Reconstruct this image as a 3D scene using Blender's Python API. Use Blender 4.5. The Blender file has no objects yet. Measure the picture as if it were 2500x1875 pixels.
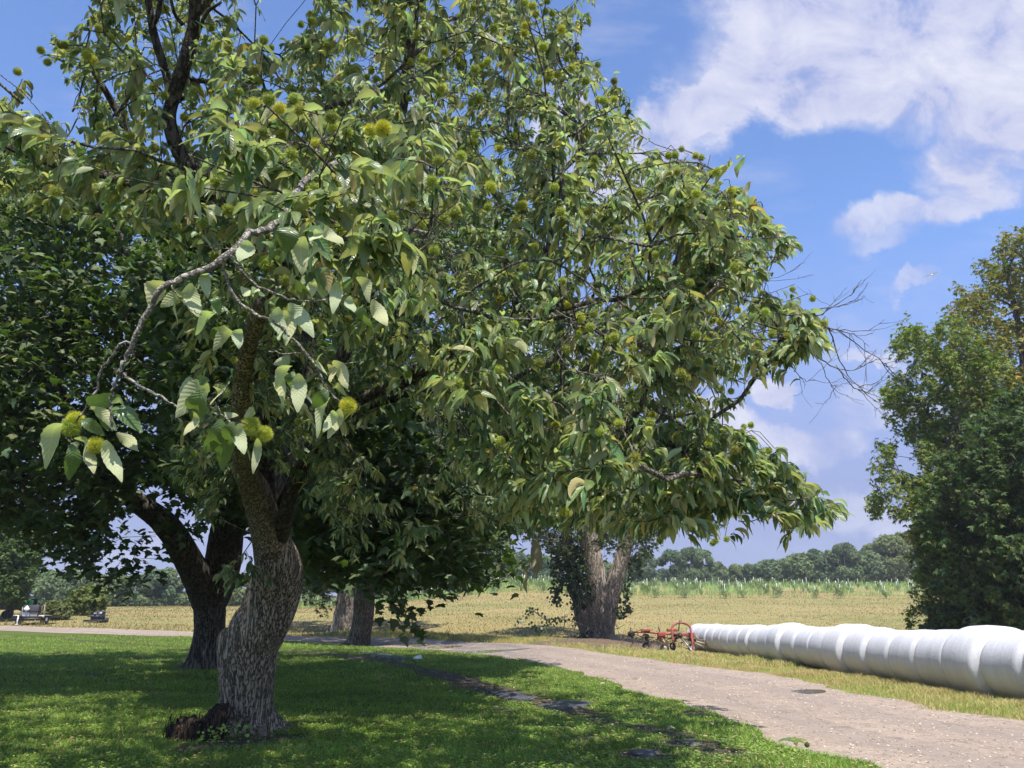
import bpy, math, random
import numpy as np
from mathutils import noise as mnoise, Vector

C = bpy.context.scene.collection
rng = np.random.default_rng(7)
random.seed(7)
R_ = math.radians

# ------------------------------------------------------------------ camera
EYE = 1.5
F_PX = 1900.0
PITCH = R_(16.83)
cam = bpy.data.cameras.new('camera')
cam.sensor_width = 36.0
cam.lens = 36.0 * F_PX / 2500.0
cam.clip_start = 0.05
cam.clip_end = 5000
cam_o = bpy.data.objects.new('camera', cam)
C.objects.link(cam_o)
cam_o.location = (0, 0, EYE)
cam_o.rotation_euler = (math.pi / 2 + PITCH, 0, 0)
bpy.context.scene.camera = cam_o
CP, SP = math.cos(PITCH), math.sin(PITCH)

# All the coordinates below were measured on the photograph (2500 x 1875) and turned into
# points of the place: a viewing direction plus a distance, or the spot where it meets the ground.
def ray(px, py):
    a = (np.asarray(px, float) - 1250.0) / F_PX
    b = (937.5 - np.asarray(py, float)) / F_PX
    return np.stack([a, CP - b * SP, SP + b * CP], -1)
def at(px, py, t):
    return np.array([0, 0, EYE]) + ray(px, py) * np.asarray(t, float)[..., None]
def proj(P):
    P = np.asarray(P, float)
    x, y, z = P[..., 0], P[..., 1], P[..., 2] - EYE
    t = y * CP + z * SP
    b = (-y * SP + z * CP)
    tt = np.where(t > 0.05, t, 0.05)
    return 1250 + F_PX * x / tt, 937.5 - F_PX * b / tt, t

# ------------------------------------------------------------------ terrain
def sst(a, b, x):
    t = np.clip((x - a) / (b - a), 0, 1)
    return t * t * (3 - 2 * t)
def soft(u, k):
    return k * np.logaddexp(0, u / k)
def H(x, y):
    x = np.asarray(x, float); y = np.asarray(y, float)
    z = .017 * np.clip(y - 20, 0, 40) * sst(9, 1, x)
    z = z + .6 * sst(-5, -35, x) * np.clip((y - 20) / 30, 0, 1.3)
    u = y - (50 + .12 * np.clip(-x, 0, 60))
    rr = .098 * soft(u, 3) - .034 * soft(u - 44, 4) - .066 * soft(u - 100, 8)
    rl = .041 * soft(u, 3) - .075 * soft(u - 45, 6) + .034 * soft(u - 90, 6)
    w = sst(-28, 4, x)
    z = z + w * rr + (1 - w) * rl
    bump = .03 * np.sin(x * .41 + 1.3) * np.sin(y * .37) + .015 * np.sin(x * 1.3 + y * .7)
    return z + bump * sst(4, 14, y)
def ground(px, py):
    d = ray(px, py)
    t, prev = 2.0, 2.0
    for i in range(6000):
        p = np.array([0, 0, EYE]) + d * t
        if p[2] < H(p[0], p[1]):
            lo, hi = prev, t
            for k in range(30):
                m = .5 * (lo + hi)
                p = np.array([0, 0, EYE]) + d * m
                if p[2] < H(p[0], p[1]): hi = m
                else: lo = m
            break
        prev = t
        t *= 1.003
    p = np.array([0, 0, EYE]) + d * t
    p[2] = H(p[0], p[1])
    return p
def depth(p):
    return float(proj(p)[2])

# ------------------------------------------------------------------ numpy noise
def vnoise(P, seed=0):
    P = np.asarray(P, float)
    i = np.floor(P).astype(np.int64); f = P - i
    f = f * f * (3 - 2 * f)
    def h(a):
        n = (a[..., 0] * 73856093) ^ (a[..., 1] * 19349663) ^ (a[..., 2] * 83492791) ^ (seed * 2654435761)
        n = (n ^ (n >> 13)) * 1274126177
        n = n & 0x7fffffff
        n = (n ^ (n >> 16)) & 0xffff
        return n / 65535.0
    out = 0
    for dx in (0, 1):
        for dy in (0, 1):
            for dz in (0, 1):
                wgt = (f[..., 0] if dx else 1 - f[..., 0]) * (f[..., 1] if dy else 1 - f[..., 1]) * (f[..., 2] if dz else 1 - f[..., 2])
                out = out + wgt * h(i + np.array([dx, dy, dz]))
    return out

# ------------------------------------------------------------------ object helpers
def tag(o, label=None, cat=None, group=None, kind=None):
    if label: o['label'] = label
    if cat: o['category'] = cat
    if group: o['group'] = group
    if kind: o['kind'] = kind
    return o
def empty(name, loc, label=None, cat=None, group=None, rz=0):
    o = bpy.data.objects.new(name, None)
    o.empty_display_size = .3
    C.objects.link(o)
    o.location = tuple(float(v) for v in loc)
    o.rotation_euler = (0, 0, rz)
    return tag(o, label, cat, group)
class MB:
    """collects vertices, faces and per-vertex attributes for one mesh"""
    def __init__(s):
        s.v = []; s.f = []; s.n = 0; s.tint = []; s.luv = []
    def add(s, verts, faces, tint=None, luv=None):
        verts = np.asarray(verts, float).reshape(-1, 3)
        if not isinstance(faces, (list, tuple)) or (len(faces) and np.isscalar(faces[0][0])):
            faces = [np.asarray(faces)]
        for fa in faces:
            fa = np.asarray(fa, np.int64)
            if fa.size: s.f.append(fa + s.n)
        s.v.append(verts)
        k = len(verts)
        if tint is None: tint = np.ones((k, 3))
        tint = np.broadcast_to(np.asarray(tint, float), (k, 3))
        s.tint.append(tint)
        s.luv.append(np.zeros((k, 3)) if luv is None else np.asarray(luv, float))
        s.n += k
    def build(s, name, mat, parent=None, smooth=True, attrs=False, origin=None):
        me = bpy.data.meshes.new(name)
        V = np.concatenate(s.v) if s.v else np.zeros((0, 3))
        if origin is not None: V = V - np.asarray(origin)
        me.vertices.add(len(V))
        me.vertices.foreach_set('co', V.astype(np.float32).ravel())
        sizes, loops = [], []
        for fa in s.f:
            sizes.append(np.full(len(fa), fa.shape[1], np.int64)); loops.append(fa.ravel())
        sizes = np.concatenate(sizes); loops = np.concatenate(loops)
        me.loops.add(len(loops))
        me.loops.foreach_set('vertex_index', loops.astype(np.int32))
        me.polygons.add(len(sizes))
        st = np.concatenate([[0], np.cumsum(sizes)[:-1]])
        me.polygons.foreach_set('loop_start', st.astype(np.int32))
        me.polygons.foreach_set('use_smooth', np.full(len(sizes), bool(smooth)))
        me.update(calc_edges=True)
        if attrs:
            a = me.attributes.new('tint', 'FLOAT_VECTOR', 'POINT')
            a.data.foreach_set('vector', np.concatenate(s.tint).astype(np.float32).ravel())
            a = me.attributes.new('luv', 'FLOAT_VECTOR', 'POINT')
            a.data.foreach_set('vector', np.concatenate(s.luv).astype(np.float32).ravel())
        me.materials.append(mat)
        o = bpy.data.objects.new(name, me)
        C.objects.link(o)
        if parent is not None: o.parent = parent
        return o
    # simple solids -------------------------------------------------
    def box(s, c, d, rz=0., rx=0., ry=0., bev=.0):
        dx, dy, dz = [v / 2 for v in d]
        b = min(bev, dx * .9, dy * .9, dz * .9) if bev else 0
        if b:
            import bmesh
            bm = bmesh.new(); bmesh.ops.create_cube(bm, size=1)
            bmesh.ops.scale(bm, vec=(2 * dx, 2 * dy, 2 * dz), verts=bm.verts)
            bmesh.ops.bevel(bm, geom=bm.edges[:], offset=b, segments=2, affect='EDGES', profile=.5)
            bm.verts.ensure_lookup_table()
            V = np.array([v.co[:] for v in bm.verts])
            groups = {}
            for f in bm.faces: groups.setdefault(len(f.verts), []).append([v.index for v in f.verts])
            Fs = [np.array(g) for g in groups.values()]
            bm.free()
        else:
            V = np.array([[x, y, z] for x in (-dx, dx) for y in (-dy, dy) for z in (-dz, dz)])
            Fs = [np.array([[0, 1, 3, 2], [4, 6, 7, 5], [0, 4, 5, 1], [2, 3, 7, 6], [0, 2, 6, 4], [1, 5, 7, 3]])]
        M = rot(rx, ry, rz)
        s.add(V @ M.T + np.asarray(c, float), Fs)
    def tube(s, pts, rad, sides=8, cap=True):
        pts = np.asarray(pts, float)
        rad = np.broadcast_to(np.asarray(rad, float), (len(pts),))
        V, F = tube_arrays(pts, rad, sides)
        fs = [F]
        if cap:
            k = len(pts)
            fs.append(np.array([list(range(sides))[::-1], [(k - 1) * sides + i for i in range(sides)]]))
        s.add(V, fs)
    def disc(s, c, r, h, axis='z', sides=20, prof=None):
        """a lathe: prof is a list of (radius, height along the axis)"""
        prof = prof or [(r, -h / 2), (r, h / 2)]
        a = np.linspace(0, 2 * math.pi, sides, endpoint=False)
        V = []
        for (rr, hh) in prof:
            V.append(np.stack([rr * np.cos(a), rr * np.sin(a), np.full(sides, hh)], 1))
        V = np.concatenate(V)
        k = len(prof)
        F = quads_grid(k, sides)
        if axis == 'x': V = V[:, [2, 0, 1]]
        if axis == 'y': V = V[:, [1, 2, 0]]
        caps = np.array([list(range(sides))[::-1], [(k - 1) * sides + i for i in range(sides)]])
        s.add(V + np.asarray(c, float), [F, caps])
def rot(rx, ry, rz):
    cx, sx, cy, sy, cz, sz = math.cos(rx), math.sin(rx), math.cos(ry), math.sin(ry), math.cos(rz), math.sin(rz)
    X = np.array([[1, 0, 0], [0, cx, -sx], [0, sx, cx]])
    Y = np.array([[cy, 0, sy], [0, 1, 0], [-sy, 0, cy]])
    Z = np.array([[cz, -sz, 0], [sz, cz, 0], [0, 0, 1]])
    return Z @ Y @ X
def quads_grid(k, sides, closed=True):
    i = np.arange(k - 1)[:, None]
    j = np.arange(sides if closed else sides - 1)[None, :]
    j2 = (j + 1) % sides
    return np.stack([i * sides + j, i * sides + j2, (i + 1) * sides + j2, (i + 1) * sides + j], -1).reshape(-1, 4)
def frames(pts):
    d = np.gradient(pts, axis=0)
    d /= np.linalg.norm(d, axis=1, keepdims=True) + 1e-9
    ref = np.array([0.31, .95, .05])
    u = np.cross(d, ref); bad = np.linalg.norm(u, axis=1) < .15
    u[bad] = np.cross(d[bad], np.array([1., 0, 0]))
    u /= np.linalg.norm(u, axis=1, keepdims=True)
    v = np.cross(d, u)
    return d, u, v
def tube_arrays(pts, rad, sides):
    d, u, v = frames(pts)
    a = np.linspace(0, 2 * math.pi, sides, endpoint=False)
    V = pts[:, None, :] + rad[:, None, None] * (np.cos(a)[None, :, None] * u[:, None, :] + np.sin(a)[None, :, None] * v[:, None, :])
    return V.reshape(-1, 3), quads_grid(len(pts), sides)
def smooth_poly(P, n):
    """Catmull-Rom through the rows of P (any number of columns), n samples"""
    P = np.asarray(P, float)
    Q = np.vstack([2 * P[0] - P[1], P, 2 * P[-1] - P[-2]])
    k = len(P) - 1
    u = np.linspace(0, k - 1e-6, n)
    i = u.astype(int); f = (u - i)[:, None]
    a, b, c, d = Q[i], Q[i + 1], Q[i + 2], Q[i + 3]
    return .5 * (2 * b + (c - a) * f + (2 * a - 5 * b + 4 * c - d) * f * f + (3 * b - a - 3 * c + d) * f ** 3)
def resample(P, n):
    P = np.asarray(P, float)
    s = np.concatenate([[0], np.cumsum(np.linalg.norm(np.diff(P[:, :2], axis=0), axis=1))])
    q = np.linspace(0, s[-1], n)
    return np.stack([np.interp(q, s, P[:, k]) for k in range(P.shape[1])], 1)
def in_poly(px, py, poly):
    poly = np.asarray(poly, float)
    inside = np.zeros(np.shape(px), bool)
    j = len(poly) - 1
    for i in range(len(poly)):
        xi, yi = poly[i]; xj, yj = poly[j]
        hit = ((yi > py) != (yj > py)) & (px < (xj - xi) * (py - yi) / (yj - yi + 1e-12) + xi)
        inside ^= hit
        j = i
    return inside

# ------------------------------------------------------------------ materials
def new_mat(name):
    m = bpy.data.materials.new(name); m.use_nodes = True
    nt = m.node_tree; nt.nodes.clear()
    out = nt.nodes.new('ShaderNodeOutputMaterial')
    return m, nt, out
class NT:
    def __init__(s, nt): s.nt = nt
    def n(s, kind, **kw):
        x = s.nt.nodes.new('ShaderNode' + kind)
        for k, v in kw.items():
            if k.startswith('i_'):
                x.inputs[k[2:].replace('_', ' ')].default_value = v
            else: setattr(x, k, v)
        return x
    def l(s, a, b): s.nt.links.new(a, b)
    def math(s, op, a, b=None, c=None, clamp=False):
        x = s.nt.nodes.new('ShaderNodeMath'); x.operation = op; x.use_clamp = clamp
        for i, v in enumerate((a, b, c)):
            if v is None: continue
            if isinstance(v, (int, float)): x.inputs[i].default_value = v
            else: s.l(v, x.inputs[i])
        return x.outputs[0]
    def mix(s, f, a, b, mode='MIX'):
        x = s.nt.nodes.new('ShaderNodeMix'); x.data_type = 'RGBA'; x.blend_type = mode
        for sock, v in ((x.inputs[0], f), (x.inputs[6], a), (x.inputs[7], b)):
            if isinstance(v, (int, float)): sock.default_value = v
            elif isinstance(v, tuple): sock.default_value = v if len(v) == 4 else v + (1,)
            else: s.l(v, sock)
        return x.outputs[2]
    def ramp(s, f, stops):
        x = s.nt.nodes.new('ShaderNodeValToRGB')
        e = x.color_ramp.elements
        while len(e) < len(stops): e.new(.5)
        for i, (p, c) in enumerate(stops):
            e[i].position = p; e[i].color = c if len(c) == 4 else c + (1,)
        s.l(f, x.inputs[0])
        return x.outputs[0]
    def mapr(s, v, a, b, c=0., d=1., smooth=False):
        x = s.nt.nodes.new('ShaderNodeMapRange')
        x.interpolation_type = 'SMOOTHSTEP' if smooth else 'LINEAR'
        s.l(v, x.inputs[0])
        for i, q in zip((1, 2, 3, 4), (a, b, c, d)): x.inputs[i].default_value = q
        return x.outputs[0]
    def noise(s, vec, scale, detail=4, rough=.55, dist=0., dim='3D'):
        x = s.nt.nodes.new('ShaderNodeTexNoise'); x.noise_dimensions = dim
        if vec is not None: s.l(vec, x.inputs['Vector'])
        x.inputs['Scale'].default_value = scale; x.inputs['Detail'].default_value = detail
        x.inputs['Roughness'].default_value = rough; x.inputs['Distortion'].default_value = dist
        return x.outputs[0]
    def bump(s, h, strength=.3, dist=.02):
        x = s.nt.nodes.new('ShaderNodeBump'); x.inputs['Strength'].default_value = strength; x.inputs['Distance'].default_value = dist
        s.l(h, x.inputs['Height'])
        return x.outputs[0]
    def scale(s, vec, sc):
        x = s.nt.nodes.new('ShaderNodeMapping'); x.inputs['Scale'].default_value = sc
        s.l(vec, x.inputs['Vector'])
        return x.outputs[0]
    def obj(s): return s.n('TexCoord').outputs['Object']
    def pos(s): return s.n('NewGeometry').outputs['Position']
def leaf_mat(name, top, under, rough=.42, trans=.28, veins=0., spec=.5, tcol=None, perobj=False):
    m, nt, out = new_mat(name); t = NT(nt)
    tint = t.n('Attribute', attribute_name='tint').outputs['Vector']
    geo = t.n('NewGeometry')
    base = t.mix(geo.outputs['Backfacing'], top, under)
    base = t.mix(1.0, base, tint, 'MULTIPLY')
    if perobj:
        rnd = t.n('ObjectInfo').outputs['Random']
        base = t.mix(1.0, base, t.ramp(rnd, [(0., (.75, .85, .9)), (.4, (1, 1, 1)), (.7, (1.25, 1.12, .85)), (1., (.85, 1., 1.05))]), 'MULTIPLY')
    p = t.n('BsdfPrincipled')
    t.l(t.mapr(geo.outputs['Backfacing'], 0, 1, rough, .68), p.inputs['Roughness'])
    t.l(t.mapr(geo.outputs['Backfacing'], 0, 1, spec, spec * .45), p.inputs['Specular IOR Level'])
    if veins:
        luv = t.n('SeparateXYZ'); t.l(t.n('Attribute', attribute_name='luv').outputs['Vector'], luv.inputs[0])
        u = t.math('ABSOLUTE', luv.outputs[0])
        ph = t.math('SUBTRACT', t.math('MULTIPLY', luv.outputs[1], veins), t.math('MULTIPLY', u, 1.6))
        w = t.math('PINGPONG', ph, .5)
        vein = t.mapr(w, 0., .13, 1., 0., True)
        mid = t.mapr(u, .02, .09, 1., 0., True)
        vm = t.math('MAXIMUM', t.math('MULTIPLY', vein, .55), mid)
        base = t.mix(t.math('MULTIPLY', vm, .32), base, t.mix(1.0, base, (1.7, 1.55, 1.3), 'MULTIPLY'))
        hgt = t.math('ADD', t.math('MULTIPLY', w, 1.0), t.math('MULTIPLY', mid, -.4))
        t.l(t.bump(hgt, .42, .006), p.inputs['Normal'])
    t.l(base, p.inputs['Base Color'])
    tr = t.n('BsdfTranslucent')
    t.l(t.mix(1.0, base, tcol or (1.9, 2.1, .75), 'MULTIPLY'), tr.inputs['Color'])
    mx = t.n('MixShader'); mx.inputs[0].default_value = trans
    t.l(p.outputs[0], mx.inputs[1]); t.l(tr.outputs[0], mx.inputs[2])
    t.l(mx.outputs[0], out.inputs['Surface'])
    return m
def plain(name, col, rough=.6, metal=0., var=.25, scale=8., spec=.5, bump=0.):
    m, nt, out = new_mat(name); t = NT(nt)
    p = t.n('BsdfPrincipled'); p.inputs['Roughness'].default_value = rough; p.inputs['Metallic'].default_value = metal
    p.inputs['Specular IOR Level'].default_value = spec
    nz = t.noise(t.obj(), scale, 5, .6)
    a = tuple(c * (1 - var) for c in col); b = tuple(min(1, c * (1 + var)) for c in col)
    t.l(t.mix(t.mapr(nz, .3, .7), a, b), p.inputs['Base Color'])
    if bump: t.l(t.bump(nz, bump, .01), p.inputs['Normal'])
    t.l(p.outputs[0], out.inputs['Surface'])
    return m
def bark_mat(name, dark, light, sc=(9, 9, 1.6), moss=0., lichen=0.):
    m, nt, out = new_mat(name); t = NT(nt)
    o = t.pos()
    v = t.scale(o, sc)
    n0 = t.noise(v, 1.0, 4, .55, .12)
    n1 = t.mapr(t.math('ABSOLUTE', t.math('SUBTRACT', n0, .5)), 0., .085, .12, .74)
    n2 = t.noise(o, 22., 4, .6)
    col = t.ramp(n1, [(.30, dark), (.5, tuple(.5 * (a + b) for a, b in zip(dark, light))), (.68, light)])
    col = t.mix(t.mapr(n2, .35, .75, 0, .5), col, tuple(c * .55 for c in dark))
    if lichen:
        l = t.mapr(t.noise(o, 9., 5, .7), .58, .66, 0, lichen)
        col = t.mix(l, col, (.34, .36, .30))
    if moss:
        l = t.mapr(t.noise(o, 2.2, 4, .6), .5, .7, 0, moss)
        col = t.mix(l, col, (.10, .13, .05))
    p = t.n('BsdfPrincipled'); p.inputs['Roughness'].default_value = .9; p.inputs['Specular IOR Level'].default_value = .2
    t.l(col, p.inputs['Base Color'])
    h = t.math('ADD', n1, t.math('MULTIPLY', n2, .3))
    t.l(t.bump(h, .8, .05), p.inputs['Normal'])
    t.l(p.outputs[0], out.inputs['Surface'])
    return m

M = {}
M['chest_leaf'] = leaf_mat('chestnut_leaf', (.098, .142, .046), (.37, .385, .225), .38, .30, 11., .5, (1.45, 1.7, .8))
M['maple_leaf'] = leaf_mat('maple_leaf', (.060, .098, .036), (.11, .145, .07), .40, .26, 0, .5)
M['walnut_leaf'] = leaf_mat('walnut_leaf', (.05, .082, .024), (.09, .12, .05), .45, .28)
M['ivy_leaf'] = leaf_mat('ivy_leaf', (.038, .066, .02), (.07, .09, .035), .42, .2)
M['far_leaf'] = leaf_mat('far_leaf', (.105, .145, .058), (.12, .155, .075), .6, .25, perobj=True)
M['right_leaf'] = leaf_mat('right_leaf', (.062, .095, .026), (.09, .12, .045), .5, .3)
M['grass'] = leaf_mat('grass_blade', (.172, .258, .050), (.172, .252, .056), .5, .32, 0, .4)
M['dry_grass'] = leaf_mat('dry_grass_blade', (.34, .285, .125), (.34, .285, .125), .6, .25, 0, .3, (1.3, 1.2, .8))
M['stubble'] = leaf_mat('stubble_blade', (.31, .24, .11), (.31, .24, .11), .7, .15, 0, .2, (1.2, 1.1, .8))
M['burr'] = leaf_mat('burr_spines', (.60, .60, .10), (.60, .60, .10), .5, .25, 0, .3, perobj=True)
M['burr_old'] = leaf_mat('burr_spines_olive', (.20, .22, .05), (.20, .22, .05), .5, .2, 0, .3)
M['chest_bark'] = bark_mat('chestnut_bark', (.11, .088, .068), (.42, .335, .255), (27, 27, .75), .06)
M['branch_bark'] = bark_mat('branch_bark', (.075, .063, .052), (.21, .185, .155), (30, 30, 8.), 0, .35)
M['chest_limb_shaded'] = bark_mat('chestnut_limb_bark_shaded', (.03, .024, .02), (.10, .082, .065), (14, 14, 4))  # darker than the trunk bark: crown shade on the limbs put into the colour
M['twig_bark'] = bark_mat('twig_bark', (.20, .175, .145), (.36, .33, .28), (40, 40, 40), 0, .8)
M['maple_bark'] = bark_mat('maple_bark', (.040, .034, .029), (.18, .15, .125), (16, 16, 1.4))
M['pale_bark'] = bark_mat('pale_bark', (.16, .13, .105), (.46, .40, .34), (10, 10, 1.1))
M['stump'] = bark_mat('rotten_wood', (.012, .009, .008), (.075, .047, .032), (22, 22, 3.))
M['dead_leaf'] = leaf_mat('dead_leaf', (.33, .28, .17), (.36, .31, .2), .7, .2)

# --- ground materials
def m_field():
    m, nt, out = new_mat('field_stubble'); t = NT(nt)
    o = t.pos()
    big = t.noise(t.scale(o, (.05, .12, .05)), 1., 5, .6)
    mid = t.noise(t.scale(o, (.25, 1.1, .3)), 1., 6, .65)
    fine = t.noise(o, 7., 5, .75)
    vf = t.noise(t.scale(o, (30, 12, 30)), 1., 3, .7)
    green, tan, straw = (.20, .19, .07), (.30, .225, .10), (.36, .275, .14)
    c = t.mix(t.mapr(big, .38, .62), green, tan)
    c = t.mix(t.mapr(mid, .42, .72, 0, .75), c, straw)
    c = t.mix(t.mapr(fine, .35, .7, 0, .45), c, (.15, .165, .06))
    c = t.mix(t.mapr(vf, .45, .75, 0, .35), c, (.12, .11, .055))
    p = t.n('BsdfPrincipled'); p.inputs['Roughness'].default_value = .95; p.inputs['Specular IOR Level'].default_value = .1
    t.l(c, p.inputs['Base Color'])
    t.l(t.bump(t.math('ADD', fine, vf), .6, .08), p.inputs['Normal'])
    t.l(p.outputs[0], out.inputs['Surface'])
    return m
def m_lawn():
    m, nt, out = new_mat('lawn_turf'); t = NT(nt)
    o = t.pos()
    big = t.noise(o, .5, 5, .6)
    fine = t.noise(o, 28., 5, .7)
    c = t.mix(t.mapr(big, .35, .65), (.075, .10, .022), (.10, .12, .03))
    c = t.mix(t.mapr(fine, .4, .7, 0, .6), c, (.035, .05, .014))
    soil = t.mapr(t.noise(o, 1.7, 6, .7), .64, .72, 0, .75)
    c = t.mix(soil, c, (.06, .045, .028))
    p = t.n('BsdfPrincipled'); p.inputs['Roughness'].default_value = .95; p.inputs['Specular IOR Level'].default_value = .1
    t.l(c, p.inputs['Base Color'])
    t.l(t.bump(fine, .7, .03), p.inputs['Normal'])
    t.l(p.outputs[0], out.inputs['Surface'])
    return m
def m_road():
    m, nt, out = new_mat('gravel_road'); t = NT(nt)
    o = t.pos()
    big = t.noise(o, .35, 5, .6)
    mid = t.noise(o, 2.4, 6, .65)
    fine = t.noise(o, 34., 4, .75)
    vor = t.n('TexVoronoi'); vor.inputs['Scale'].default_value = 42.; t.l(o, vor.inputs['Vector'])
    c = t.mix(t.mapr(big, .35, .65), (.24, .18, .138), (.31, .238, .182))
    c = t.mix(t.mapr(mid, .47, .70, 0, .7), c, (.14, .105, .082))
    peb = t.noise(o, 13., 3, .8)
    c = t.mix(t.mapr(peb, .52, .68, 0, .55), c, (.42, .355, .305))
    c = t.mix(t.mapr(peb, .47, .34, 0, .5), c, (.17, .13, .11))
    c = t.mix(t.mapr(fine, .5, .72, 0, .6), c, (.42, .36, .31))
    c = t.mix(t.mapr(fine, .5, .3, 0, .6), c, (.15, .12, .10))
    c = t.mix(t.mapr(vor.outputs['Distance'], .0, .35, .35, 0), c, (.50, .43, .37))
    # the two wheel tracks, packed finer and greyer than the crown of the road
    lv = t.n('SeparateXYZ'); t.l(t.n('Attribute', attribute_name='luv').outputs['Vector'], lv.inputs[0])
    wig = t.math('ADD', lv.outputs[1], t.math('MULTIPLY', t.math('SUBTRACT', big, .5), .12))
    trk = t.math('MAXIMUM', t.mapr(t.math('ABSOLUTE', t.math('SUBTRACT', wig, .34)), .05, .12, 1, 0, True), t.mapr(t.math('ABSOLUTE', t.math('SUBTRACT', wig, .70)), .05, .12, 1, 0, True))
    c = t.mix(t.math('MULTIPLY', trk, .45), c, (.20, .165, .14))
    # dark straw litter
    tr = t.mapr(t.noise(t.scale(o, (3.2, .8, 1)), 1., 6, .7, 1.5), .575, .63, 0, .75)
    c = t.mix(tr, c, (.13, .10, .08))
    damp = t.n('Attribute', attribute_name='luv').outputs['Vector']
    sx = t.n('SeparateXYZ'); t.l(damp, sx.inputs[0])
    dm = t.math('MULTIPLY', sx.outputs[0], t.mapr(t.noise(o, 1.1, 5, .65), .36, .6, 0, 1), clamp=True)
    c = t.mix(t.math('MULTIPLY', dm, .75), c, (.10, .085, .08))
    p = t.n('BsdfPrincipled'); p.inputs['Specular IOR Level'].default_value = .4
    t.l(c, p.inputs['Base Color'])
    t.l(t.mapr(dm, 0, 1, .9, .45), p.inputs['Roughness'])
    t.l(t.bump(t.math('ADD', fine, t.math('MULTIPLY', vor.outputs['Distance'], .7)), .45, .02), p.inputs['Normal'])
    t.l(p.outputs[0], out.inputs['Surface'])
    return m
def m_soil(name='bare_soil', a=(.028, .021, .016), b=(.085, .062, .045)):
    m, nt, out = new_mat(name); t = NT(nt)
    o = t.pos()
    f1 = t.noise(o, 6., 6, .7); f2 = t.noise(o, 45., 4, .7)
    c = t.mix(t.mapr(f1, .35, .65), a, b)
    c = t.mix(t.mapr(f2, .45, .7, 0, .6), c, tuple(x * 1.8 for x in b))
    p = t.n('BsdfPrincipled'); p.inputs['Roughness'].default_value = .85; p.inputs['Specular IOR Level'].default_value = .3
    t.l(c, p.inputs['Base Color'])
    t.l(t.bump(t.math('ADD', f1, f2), .8, .04), p.inputs['Normal'])
    t.l(p.outputs[0], out.inputs['Surface'])
    return m
def m_water():
    m, nt, out = new_mat('puddle_water'); t = NT(nt)
    p = t.n('BsdfPrincipled'); p.inputs['Roughness'].default_value = .06
    p.inputs['Base Color'].default_value = (.06, .05, .045, 1); p.inputs['Specular IOR Level'].default_value = .8
    t.l(t.bump(t.noise(t.pos(), 6., 2, .5), .012, .01), p.inputs['Normal'])
    t.l(p.outputs[0], out.inputs['Surface'])
    return m
def m_film():
    m, nt, out = new_mat('bale_film'); t = NT(nt)
    o = t.pos()
    st = t.noise(t.scale(o, (.8, 26., .8)), 1., 5, .65)        # wrap bands run round each bale
    dirt = t.noise(o, 1.6, 6, .7)
    c = t.mix(t.mapr(st, .35, .7), (.50, .50, .525), (.62, .62, .64))
    c = t.mix(t.mapr(dirt, .52, .75, 0, .38), c, (.55, .54, .53))
    sp = t.mapr(t.noise(t.scale(o, (2, 9, 2)), 1., 6, .75), .56, .74, 0, .5)
    c = t.mix(sp, c, (.38, .38, .41))
    # mud splashed up from the ground
    z = t.n('SeparateXYZ'); t.l(o, z.inputs[0])
    mud = t.math('MULTIPLY', t.mapr(z.outputs[2], .05, .55, 1, 0), t.mapr(dirt, .3, .65, .2, .8), clamp=True)
    c = t.mix(mud, c, (.36, .31, .25))
    p = t.n('BsdfPrincipled'); p.inputs['Roughness'].default_value = .42; p.inputs['Specular IOR Level'].default_value = .5
    t.l(c, p.inputs['Base Color'])
    wr_ = t.noise(t.scale(o, (5., 11., 5.)), 1., 5, .7, 1.)
    t.l(t.bump(t.math('ADD', st, t.math('MULTIPLY', wr_, 2.2)), .22, .03), p.inputs['Normal'])
    t.l(p.outputs[0], out.inputs['Surface'])
    return m
M['field'] = m_field(); M['lawn'] = m_lawn(); M['road'] = m_road(); M['soil'] = m_soil()
M['mulch'] = m_soil('brown_mulch', (.05, .033, .022), (.16, .11, .075))
M['water'] = m_water(); M['film'] = m_film()
M['slab'] = plain('blue_grey_flagstone', (.055, .057, .062), .75, 0, .35, 9., .4, .3)
M['slab_tan'] = plain('tan_flagstone', (.14, .12, .095), .8, 0, .35, 9., .3, .3)
M['red'] = plain('faded_red_paint', (.26, .055, .04), .5, 0, .35, 9.)
M['red_pale'] = plain('pale_red_paint', (.30, .085, .065), .6, 0, .3, 7.)
M['black'] = plain('black_steel', (.022, .02, .022), .5, .2, .4, 12.)
M['rubber'] = plain('worn_rubber', (.03, .028, .028), .85, 0, .4, 20.)
M['grey_steel'] = plain('grey_steel', (.28, .28, .30), .4, .6, .3, 15.)
M['rust'] = plain('rusty_tine_steel', (.20, .14, .085), .75, .1, .5, 30.)
M['tan_metal'] = plain('tan_sheet_metal', (.36, .30, .24), .6, .1, .3, 5.)
M['silver'] = plain('silver_sheet', (.52, .51, .50), .45, .3, .15, 5.)
M['dark_panel'] = plain('dark_panel', (.03, .028, .035), .6, 0, .3, 4.)
M['white'] = plain('white_paint', (.78, .78, .77), .55, 0, .06, 5.)
M['brown_metal'] = plain('brown_metal', (.14, .105, .08), .6, .1, .3, 4.)
M['green_paint'] = plain('green_paint', (.03, .30, .09), .45, 0, .25, 4.)
M['tube_white'] = plain('white_plastic_tube', (.58, .62, .54), .5, 0, .08, 3.)
M['lamp_glass'] = plain('lamp_glass', (.65, .66, .68), .15, .2, .05, 3.)

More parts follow.
